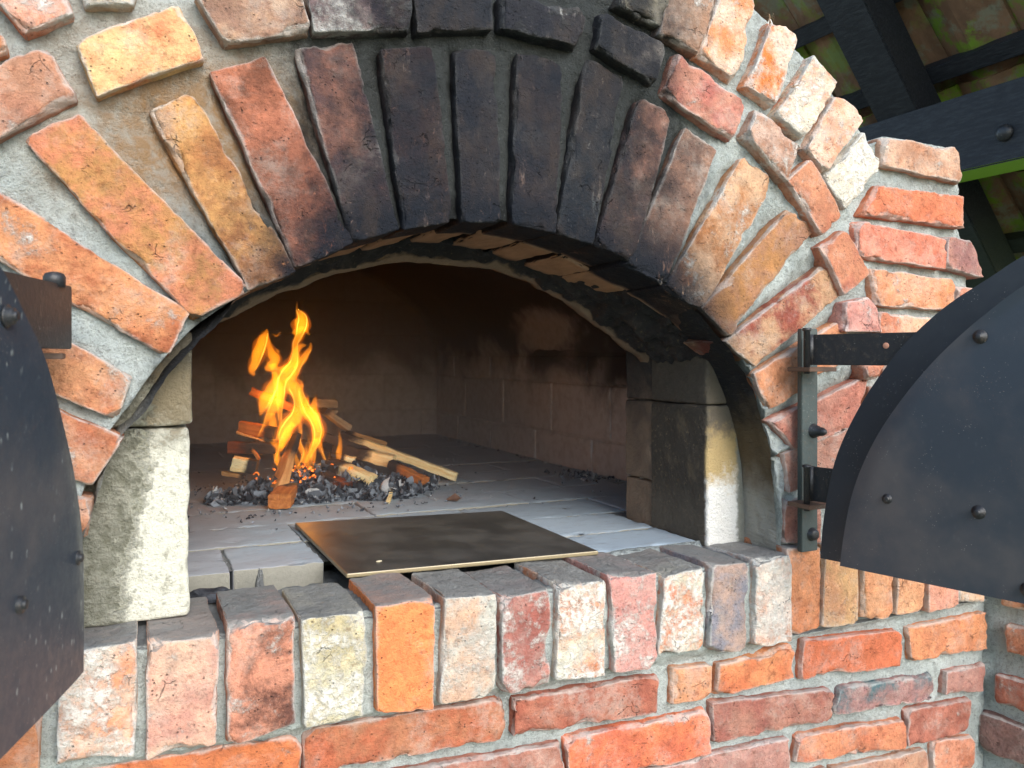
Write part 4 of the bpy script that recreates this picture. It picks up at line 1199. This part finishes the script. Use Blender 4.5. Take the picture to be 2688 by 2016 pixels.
def door(pin, ang, sgn, label):
    a = math.radians(ang)
    e = np.array([sgn * math.sin(a), -math.cos(a), 0]); n = np.array([-sgn * math.cos(a), -math.sin(a), 0])
    pin = np.array(pin); up = np.array([0, 0, 1.0])
    W = lambda s, z, o: pin * np.array([1, 1, 0]) + e * s + n * o + up * z
    def plate(name, prof, s_end, o0, o1, mat, parent, dish=0.0, nz=60, ns=40):
        sv, zv = dense(prof, nz + 1)
        V = []
        for side_ in (o1, o0):
            for i in range(nz + 1):
                for k in range(ns + 1):
                    s = sv[i] + (s_end - sv[i]) * k / ns
                    d = 0
                    if dish and side_ == o1:
                        d = dish * (math.sin(s * 9 + zv[i] * 3) + math.sin(zv[i] * 11 - s * 4)) * min(1, 40 * abs(s - sv[i]))
                    V.append(W(s, zv[i], side_ + d))
        V = np.array(V)
        F = grid_faces(nz, ns) + grid_faces(nz, ns, (nz + 1) * (ns + 1), True)
        N = (nz + 1) * (ns + 1)
        for i in range(nz):
            for c in (0, ns):
                p, q = i * (ns + 1) + c, (i + 1) * (ns + 1) + c
                F.append((p, q, q + N, p + N))
        for k in range(ns):
            for r_ in (0, nz):
                p = r_ * (ns + 1) + k
                F.append((p, p + 1, p + 1 + N, p + N))
        o = obj(name, V, F, mat, parent, loc=W(0, 0, 0))
        fix_normals(o)
        o.data.set_sharp_from_angle(angle=math.radians(35))
        return o
    d = plate("door", RIM if sgn > 0 else RIML, .615, -.004, .004, M['steel'], oven)
    d["label"] = label
    d["spots"] = .05 if sgn > 0 else 1.0
    plate("door_panel", PAN if sgn > 0 else PANL, .600, .008, .050, M['panel'], d, dish=.0022)["spots"] = .05 if sgn > 0 else 1.0
    for s, z in ((.310, .395), (.171, .134), (.308, .132), (.374, .030), (.46, .42), (.46, .15)) if sgn > 0 else ((.265, .401), (.102, .145), (.246, .137), (.44, .40), (.44, .14)):
        O = W(s, z, .0495)
        b = lathe("bolt", O, n, [(0, .0105), (.0016, .0105), (.0018, .0080), (.0065, .0078), (.0068, .0046), (.0095, .0044), (.0100, .0036)], M['bolt'], d, seg=6 if False else 18)
    for z0, z1, ln in ((.350, .406, .33), (.100, .163, .16)) if sgn > 0 else ((.374, .450, .24), (.100, .163, .16)):
        frame_box("hinge_strap", W(-.004, z0, -.018 if sgn > 0 else .0045), e, n, up, ln, .007, z1 - z0, M['bolt'], d, bev=.0012)
        if sgn > 0: lathe("hinge_barrel", W(-.006, z0, -.014), up, [(0, .0085), (z1 - z0, .0085)], M['bolt'], d)
    if sgn < 0:
        lathe("hinge_barrel", W(.030, .446, .004), up, [(0, .012), (.012, .012), (.016, .010), (.018, .004)], M['bolt'], d)
    if sgn > 0:
        lathe("rivet", W(.137, .384, -.0112), n, [(0, .0052), (.0012, .0052), (.0018, .0044)], M['copper'], d, seg=16)
    return d
door((1.130, -.03, 0), 14, 1, "right door, its brown-tinted inner panel facing the camera")
door((-.072, -.03, 0), 16, -1, "left door, seen nearly edge on and flecked with pale spots")

for x0, x1, sx in ((1.145, 1.186, 1), (-.138, -.097, -1)):
    hp = prim_box("hinge_post", (x0, .004, -.002), (x1, .016, .418), M['post'], oven, .0015)
    xc = (x0 + x1) / 2
    if sx < 0:
        prim_box("bracket", (x0 + .01, -.040, .362), (x1 + .028, .010, .369), M['rusty'], hp, .001)
        continue
    lathe("bolt", (xc + .010, .006, .225), (0, -1, 0), [(0, .014), (.002, .014), (.003, .0105), (.012, .0105), (.013, .0085), (.024, .0080), (.030, .0050), (.032, .002)], M['bolt'], hp)
    lathe("bolt", (xc + .006, .006, .030), (0, -1, 0), [(0, .013), (.002, .013), (.003, .0105), (.010, .0100), (.011, .0050)], M['bolt'], hp)
    for zz in (.338, .088):
        prim_box("bracket", (x0 - .030 if sx > 0 else x0 - .004, -.046, zz), (x1 - .004 if sx > 0 else x1 + .030, .010, zz + .008), M['rusty'], hp, .001)
        px_ = 1.124 if sx > 0 else -.066
        lathe("hinge_pin", (px_, -.030, zz - .004), (0, 0, 1), [(0, .006), (.078, .006), (.079, .008), (.083, .008), (.084, .006)], M['bolt'], hp)

# ------------------------------------------------------------------ side wall that runs forward from the corner
wall = thing("brick_side_wall", "low weathered brick wall running forward from the right corner below the door", "wall", (1.70, .02, -.95))
ca = math.radians(12)
we = np.array([math.sin(ca), -math.cos(ca), 0]); win = np.array([math.cos(ca), math.sin(ca), 0])
def WP(s, z, o=0.0): return np.array([1.70, .02, 0]) + we * s + win * o + np.array([0, 0, z])
cols = [('c58860', 'b87854'), ('c8805c', 'b06a4c'), ('ae5c40', 'a05038'), ('8e6864', '80605c'), ('c07850', 'a86848'), ('b07060', '985c50'), ('c88a60', 'b07850')]
k0 = 0
for k, (zt, zb, s0) in enumerate(((-.095, -.172, .022), (-.209, -.272, .032), (-.320, -.388, .012), (-.418, -.500, -.025), (-.53, -.60, .02), (-.63, -.70, .01))):
    s = s0
    i = 0
    while s < 1.05:
        L = .24 if (i or k % 2) else .20
        o = worn_box([WP(s, zt), WP(s + L, zt), WP(s + L, zb), WP(s, zb)], win, .09, M['brick'], "brick", wall, seed=500 + k * 12 + i, chip=1.3, tilt=.015, cell=.007)
        c = cols[(k + i * 3) % 7]
        paint(o, c[0], c[1], .18)
        s += L + .022
        i += 1
S = np.arange(-.03, 1.08, .012); Zs = np.arange(-.94, -.055, .012)
V = np.array([WP(s, z, .022) for s in S for z in Zs])
V += win * (.006 * fbm(V, .05, 120, 3))[:, None]
nv = len(V)
cap = np.array([WP(s, -.067, .20) for s in S])
F = grid_faces(len(S) - 1, len(Zs) - 1)
tops = [i * len(Zs) + len(Zs) - 1 for i in range(len(S))]
F += [(tops[i], tops[i + 1], nv + i + 1, nv + i) for i in range(len(S) - 1)]
obj("mortar", np.concatenate([V, cap]), F, M['mortar'], wall)

# ------------------------------------------------------------------ sheet on the sill
P = np.array([(.325, .628), (.785, .566), (.781, .134), (.325, .172)])
V = [(x, y, z) for z in (.0025, .0105) for x, y in P]
pl = obj("metal_plate", V, [(3, 2, 1, 0), (4, 5, 6, 7), (0, 1, 5, 4), (1, 2, 6, 5), (2, 3, 7, 6), (3, 0, 4, 7)], M['plate'], smooth=False)
fix_normals(pl)
bv = pl.modifiers.new("b", 'BEVEL'); bv.width = .002; bv.segments = 2
tag(pl, "flat dark brown metal sheet lying across the sill in front of the fire", "metal sheet")

# ------------------------------------------------------------------ firewood
WC = [('f2e2b4', 'e6c888'), ('d8a066', 'c88a52'), ('b8743c', 'a05e2e'), ('c89a64', 'b08050'), ('9a8a72', '80705a'), ('7a4228', '5c3020')]
for i, (lab, a, b, w, h, kind, char, roll) in enumerate(STICKS):
    A, B = np.array(a), np.array(b)
    Lh = np.linalg.norm(B - A)
    ax = (B - A) / Lh
    u = np.cross(ax, (0, 0, 1)); u /= np.linalg.norm(u)
    v = np.cross(u, ax)
    ca_, sa_ = math.cos(roll), math.sin(roll)
    u, v = u * ca_ + v * sa_, -u * sa_ + v * ca_
    nl, ns = max(6, int(Lh / .008)), 6
    ring = []
    for t in np.linspace(-1, 1, ns + 1)[:-1]: ring.append((t, -1))
    for t in np.linspace(-1, 1, ns + 1)[:-1]: ring.append((1, t))
    for t in np.linspace(1, -1, ns + 1)[:-1]: ring.append((t, 1))
    for t in np.linspace(1, -1, ns + 1)[:-1]: ring.append((-1, t))
    ring = np.array(ring)
    ring = ring * (1 - .08 * (np.abs(ring).min(1) > .8))[:, None]
    V, al = [], []
    m = len(ring)
    taper = .55 if i == 0 else (.25 if 'wedge' in lab else .1)
    for k in range(nl + 1):
        t = k / nl
        sc = (1 - taper * t) * (.97 if k in (0, nl) else 1)
        wob = np.array([.0015 * vnoise(np.array([[t * Lh, i, 0]]), .03, 3)[0], .0015 * vnoise(np.array([[t * Lh, i, 5]]), .03, 4)[0]])
        for r_ in ring:
            V.append(np.array([r_[0] * w / 2 * sc + wob[0], r_[1] * h / 2 * sc + wob[1], t * Lh - Lh / 2])); al.append(t)
    V.append(np.array([0, 0, -Lh / 2])); al.append(0)
    V.append(np.array([0, 0, Lh / 2])); al.append(1)
    V = np.array(V)
    V[:, :2] += (np.stack([fbm(V + i, .02, 5, 2), fbm(V + i, .02, 9, 2)], 1)) * .0016
    V[:m, 2] += .003 * vnoise(V[:m] + i, .007, 31)
    F = []
    for k in range(nl):
        for q in range(m):
            q2 = (q + 1) % m
            F.append((k * m + q, k * m + q2, (k + 1) * m + q2, (k + 1) * m + q))
    for q in range(m):
        F.append(((q + 1) % m, q, (nl + 1) * m)); F.append((nl * m + q, nl * m + (q + 1) % m, (nl + 1) * m + 1))
    o = obj("firewood_stick", V, F, M['wood'], loc=(0, 0, 0), attrs={'along': al}, smooth=False)
    from mathutils import Matrix
    o.matrix_world = Matrix(((u[0], v[0], ax[0], (A + B)[0] / 2), (u[1], v[1], ax[1], (A + B)[1] / 2), (u[2], v[2], ax[2], (A + B)[2] / 2), (0, 0, 0, 1)))
    o.color = (*lin(WC[kind][0], 1.1), 1); o["tone"] = list(lin(WC[kind][1], 1.1)); o["char"] = float(char) + (.18 if char > .05 else 0)
    tag(o, lab, "firewood", "sticks of firewood in the fire")

# ash: thousands of curled flakes
rs = np.random.RandomState(11)
V, F = [], []
def flake(c, size, up_=1.0):
    n0 = len(V)
    ax = rs.normal(size=3); ax[2] = abs(ax[2]) * up_ + .2; ax /= np.linalg.norm(ax)
    u = np.cross(ax, rs.normal(size=3)); u /= np.linalg.norm(u); v = np.cross(ax, u)
    lw = rs.uniform(.3, .85)
    cu, cv = rs.uniform(-.8, .8, 2)
    big = size > .011
    nu, nv = (5, 4) if big else (3, 2)
    for i in range(nu + 1):
        for j in range(nv + 1):
            a, b = i / nu - .5, j / nv - .5
            k = 1 - .35 * (abs(a) * 2) ** 2 * rs.uniform(.3, 1.4)
            jx, jy, jz = rs.uniform(-.07, .07, 3)
            V.append(c + size * (u * (a + jx) + v * (b * lw * k + jy) + ax * (cu * a * a * 3 + cv * b * b * 3 + jz)))
    for i in range(nu):
        for j in range(nv):
            q = n0 + i * (nv + 1) + j
            F.append((q, q + 1, q + nv + 2, q + nv + 1))
N = 0
while N < 4200:
    x, y = rs.uniform(.12, .86), rs.uniform(.80, 1.36)
    ex, ey = (x - .495) / .262, (y - 1.055) / .185
    rad = math.hypot(ex, ey) + .16 * math.sin(math.atan2(ey, ex) * 3 + .6) + .1 * math.sin(math.atan2(ey, ex) * 7)
    if rad > 1: continue
    hgt = .066 * max(0, 1 - rad) ** 1.1 + .003
    z = hgt * rs.uniform(.2, 1.05) ** .6
    flake(np.array([x, y, z + .003]), (rs.uniform(.014, .038) if N % 3 == 0 else rs.uniform(.005, .014)), 2.0); N += 1
for k in range(260):
    a = rs.uniform(0, 6.28); r_ = rs.uniform(.95, 1.35)
    flake(np.array([.46 + .33 * r_ * math.cos(a), 1.05 + .24 * r_ * math.sin(a), .003]), rs.uniform(.003, .010), 3)
for k in range(120):
    flake(np.array([rs.uniform(.2, 1.2), rs.uniform(.62, 2.3), .003]), rs.uniform(.003, .009), 4)
for k in range(70):
    flake(np.array([1.30 - abs(rs.normal(0, .018)), rs.uniform(.75, 2.4), .004]), rs.uniform(.004, .012), 2)
for k in range(50):
    flake(np.array([rs.normal(1.24, .03), rs.normal(1.0, .05), .006]), rs.uniform(.008, .02), 2)
ao = obj("ash", V, F, M['ash'], smooth=True, kind='stuff')
tag(ao, "heap of grey and black curled ash flakes under the fire and strewn on the hearth", "ash")

V, F = [], []
for k in range(46):
    a = rs.uniform(0, 6.28); r_ = rs.uniform(0, .11)
    flake(np.array([.42 + r_ * 1.2 * math.cos(a), 1.03 + r_ * math.sin(a), rs.uniform(.035, .085)]), rs.uniform(.006, .013))
ge = G("glowing_ember")
en = ge.noise(ge.pos(), 160, 3)
oe = ge.node('ShaderNodeOutputMaterial')
ee = ge.node('ShaderNodeEmission', {'Color': ge.mix(en, (1.0, .10, .01), (1.0, .28, .04)), 'Strength': ge.ss(en, .35, .65, .05, 1.6)})
ge.t.links.new(ee.outputs[0], oe.inputs[0])
eo = obj("embers", V, F, ge.m, kind='stuff')
tag(eo, "small glowing orange embers among the ash at the foot of the flames", "embers")

# ------------------------------------------------------------------ flames
fire = thing("fire", "tall orange flames licking up from the stacked wood on the hearth", "fire", (.40, 1.08, .03))
fm = flame_material("flame_glow", (1.0, .28, .008), 34.0)
fo = flame_material("flame_halo", (1.0, .19, .004), 9.0)
fb = flame_material("flame_filament", (1.0, .55, .08), 220.0)
def flame_tube(pts, Y, mat, seed, flat=.7, wscale=1.0, sub=7):
    P = catmull(pts, sub)
    n, seg = len(P), 14
    rr_ = np.random.RandomState(seed)
    ph = rr_.uniform(0, 6, 4)
    V, F = [], []
    for i in range(n):
        x, z, w = P[i]
        w = max(w, .0007) * wscale
        t = P[min(i + 1, n - 1)][:2] - P[max(i - 1, 0)][:2]
        t = t / max(1e-9, np.linalg.norm(t)); pr = np.array([-t[1], t[0]])
        yy = Y + .006 * math.sin(i * .21 + ph[0])
        wl = w * (1 + .10 * math.sin(i * .55 + ph[1])); wr = w * (1 + .10 * math.sin(i * .47 + ph[2]))
        for k in range(seg):
            a = 2 * math.pi * k / seg
            c_, s_ = math.cos(a), math.sin(a)
            ww = wl if c_ > 0 else wr
            V.append((x + pr[0] * ww * c_, yy + w * flat * s_, z + pr[1] * ww * c_))
    for i in range(n - 1):
        for k in range(seg):
            k2 = (k + 1) % seg
            F.append((i * seg + k, i * seg + k2, (i + 1) * seg + k2, (i + 1) * seg + k))
    F.append(tuple(range(seg))[::-1]); F.append(tuple(range((n - 1) * seg, n * seg)))
    o = obj("flame", V, F, mat, fire)
    fix_normals(o)
    return o
for i, (Y, pts) in enumerate(FLAMES):
    flame_tube(pts, Y + .0007 * i, fm, i, wscale=1.2, flat=.62)
    flame_tube(pts, Y + .0007 * i + .0003, fo, i + 90, wscale=1.75, flat=.6)
for i, sh in ((0, -.8), (2, .75), (3, -.7), (4, .8), (4, -.75), (7, .7), (9, -.8), (10, .75), (10, -.6), (13, .5), (14, .5), (16, -.7)):
    Y, pts = FLAMES[i]
    P = np.array(pts)
    t = np.gradient(P[:, :2], axis=0); t /= np.linalg.norm(t, axis=1)[:, None]
    off = np.stack([-t[:, 1], t[:, 0]], 1) * (P[:, 2] * sh)[:, None]
    Q = np.concatenate([P[:, :2] + off, np.clip(P[:, 2:] * .10, .0008, .0022)], 1)
    flame_tube(Q[1:-1].tolist(), Y - .004 + .0009 * i, fb, 50 + i, 1.0)
rt = random.Random(21)
for k in range(14):
    x0 = .335 + .19 * rt.random(); z0 = .03 + .05 * rt.random(); hh = .05 + .10 * rt.random() * (1 - abs(x0 - .42) / .14 * .5)
    w0 = .004 + .006 * rt.random(); dx = rt.uniform(-.025, .02)
    flame_tube([(x0, z0, .001), (x0 + dx * .2, z0 + hh * .25, w0), (x0 + dx * .7 + rt.uniform(-.006, .006), z0 + hh * .6, w0 * .7), (x0 + dx, z0 + hh, .0008)],
               1.045 + .07 * rt.random(), fm, 200 + k, .6)
for (x, y, z, e_) in ((.40, 1.07, .11, .36), (.38, 1.08, .27, .18)):
    ld = bpy.data.lights.new("fire_light", 'POINT')
    ld.energy = e_; ld.color = (1.0, .42, .10); ld.shadow_soft_size = .05
    lo_ = bpy.data.objects.new("fire_light", ld)
    COL.objects.link(lo_)
    lo_.parent = fire; lo_.location = np.array((x, y, z)) - WORLD_LOC["fire"]

# thin smoke hanging in the firing chamber
pr = [(XL + .012, .016), (XR - .012, .016)] + [(.5575 + .755 * math.cos(math.pi * k / 24), .372 + .42 * math.sin(math.pi * k / 24)) for k in range(25)]
V = [(x, y, z) for y in (.44, 2.515) for x, z in pr]
m_ = len(pr)
F = [tuple(range(m_)), tuple(range(m_, 2 * m_))] + [(k, (k + 1) % m_, m_ + (k + 1) % m_, m_ + k) for k in range(m_)]
gs = G("thin_smoke")
pv = gs.node('ShaderNodeVolumePrincipled', {'Color': (.58, .60, .70), 'Density': .2, 'Anisotropy': .2})
oo = gs.node('ShaderNodeOutputMaterial')
gs.t.links.new(pv.outputs[0], oo.inputs['Volume'])
sk = obj("smoke", V, F, gs.m, smooth=False, kind='stuff')
fix_normals(sk)
tag(sk, "thin grey smoke hanging inside the oven chamber", "smoke")

# ------------------------------------------------------------------ small loose things on the hearth and sill
def lump(name, c, s, seed, mat, squash=.7, n=3):
    import bmesh
    bm = bmesh.new()
    bmesh.ops.create_icosphere(bm, subdivisions=n, radius=1)
    V = np.array([tuple(v.co) for v in bm.verts]); F = [[v.index for v in f.verts] for f in bm.faces]
    bm.free()
    r_ = 1 + .35 * fbm(V * .5 + seed, .6, seed, 3) + .25 * np.abs(vnoise(V * .5 + seed, .25, seed + 5))
    V = V * r_[:, None] * np.array(s) * np.array([1, 1, squash])
    return obj(name, V + np.array(c), F, mat, loc=c, smooth=False)
tag(lump("charcoal_lump", (.118, .238, -.018), (.024, .017, .017), 5, M['coal']), "larger grey black charcoal lump against the left jamb behind the sill", "charcoal")
tag(lump("charcoal_lump", (.150, .232, -.022), (.011, .011, .012), 8, M['coal'], .95), "smaller jet black charcoal lump right of the larger one", "charcoal")
tag(lump("brick_crumb", (.172, .205, -.028), (.014, .011, .010), 14, M['bedding']), "small brown grey rubble crumb in the trough beside the charcoal", "rubble")
tag(lump("mortar_shard", (.200, .255, -.016), (.006, .010, .028), 19, M['bedding'], 1.0), "thin grey mortar shard standing upright behind the third sill brick", "shard")
tag(lump("pale_crumb", (.395, .225, .0118), (.0045, .0032, .0012), 23, M['crumb'], 1), "small cream crumb lying on the left front of the metal sheet", "crumb")
V = np.array([(.756 + .02 * u_ * math.cos(.5) - .012 * v_, .785 + .02 * u_ * math.sin(.5) + .012 * v_, .004 + .006 * abs(v_) * (1 + u_)) for u_ in np.linspace(-1, 1, 7) for v_ in np.linspace(-1, 1, 5) * 1.0])
lf = obj("dry_leaf", V, grid_faces(6, 4), M['leaf'])
tag(lf, "small curled brown leaf fragment lying alone on the hearth right of the ash", "leaf")

# ------------------------------------------------------------------ timber roof behind, right
roof = thing("timber_roof", "black timber roof frame with mossy tiles seen from below beside the oven", "roof", (2.2, .6, -.95))
sl = math.radians(52.5)
re_ = np.array([-math.cos(sl), 0, math.sin(sl)]); rn = np.array([math.sin(sl), 0, math.cos(sl)]); ry = np.array([0, 1.0, 0])
F0 = np.array([2.205, 0, 1.130])
def RP(t, y, o=0.0): return F0 + re_ * t + ry * y + rn * o
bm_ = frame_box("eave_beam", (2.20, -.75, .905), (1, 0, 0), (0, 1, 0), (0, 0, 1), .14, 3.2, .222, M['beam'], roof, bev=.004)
for y in (-.35, .60, 1.45):
    frame_box("rafter", RP(-.78, y, .0), re_, ry, rn, 2.0, .15, .115, M['timber'], roof, bev=.004)
for t in (-.62, -.30, .02, .30, .60, .90):
    frame_box("batten", RP(t, -.6, .117), re_, ry, rn, .055, 2.9, .05, M['timber'], roof, bev=.003)
ti = 0
for r_ in range(6):
    t0 = -.74 + r_ * .32
    for c in range(13):
        y0 = -.55 + c * .225
        Vt = []
        for top_ in (0, 1):
            for i in range(5):
                for j in range(9):
                    u_ = j / 8
                    prof_ = .018 * math.cos(u_ * 2 * math.pi) + (.012 if u_ > .88 else 0)
                    s = i / 4
                    Vt.append(RP(t0 + .40 * s, y0 + .235 * u_, .185 + prof_ - .035 * s + .014 * top_ + .004 * ((ti * 7) % 5 - 2) / 2))
        Ft = grid_faces(4, 8) + grid_faces(4, 8, 45, True)
        for i in range(4):
            for j in (0, 8):
                p = i * 9 + j; Ft.append((p, p + 9, p + 54, p + 45))
        for j in range(8):
            for i in (0, 4):
                p = i * 9 + j; Ft.append((p, p + 1, p + 46, p + 45))
        o = obj("roof_tile", Vt, Ft, M['tile'], roof, smooth=False)
        fix_normals(o)
        ti += 1
lathe("bolt", (2.199, .315, .985), (-1, 0, 0), [(0, .024), (.006, .0235), (.014, .019), (.019, .011), (.021, .003)], M['bolt'], roof)
wp = [RP(.045, .245, .10), RP(.09, .225, .05), RP(.06, .215, .02), RP(-.03, .19, .015), RP(-.10, .17, .02)]
wr = tube("wire", wp, .0024, M['wire'])
tag(wr, "bent grey wire hooked over the roof batten at upper right", "wire")

# ------------------------------------------------------------------ crane flies resting on the brickwork
def crane_fly(c, rot, label):
    o = thing("crane_fly", label, "insect", c, "crane flies on the brick edge")
    C0 = np.array(c)
    d = np.array([math.cos(rot), 0, math.sin(rot)]); s = np.array([-math.sin(rot), 0, math.cos(rot)]); yb = np.array([0, -1.0, 0])
    tube("body", [C0 - d * .016, C0 - d * .006, C0, C0 + d * .004, C0 + d * .006], lambda t: .0006 + .0008 * math.sin(math.pi * min(1, t * .95 + .05)), M['insect'], o, 7)
    for sd in (-1, 1):
        q = np.array([C0, C0 - d * .005 + s * sd * .0025 + yb * .001, C0 - d * .012 + s * sd * .006 + yb * .001, C0 - d * .013 + s * sd * .0035 + yb * .001])
        obj("wing", q, [(0, 1, 2, 3)], M['web'], o)
        for k, aa in enumerate((.6, 0., -.7)):
            dirv = d * math.sin(aa) + s * sd * math.cos(aa)
            tube("leg", [C0, C0 + dirv * .007 + yb * .004, C0 + dirv * .014 + d * aa * .004 - yb * .003], .00028, M['insect'], o, 4, 4)
    return o
crane_fly((1.067, .004, .988), math.radians(95), "slender crane fly on the mortar beside the topmost outlined arch brick")
crane_fly((1.123, .003, .868), math.radians(200), "long legged crane fly at the lower corner of a pale arch brick")
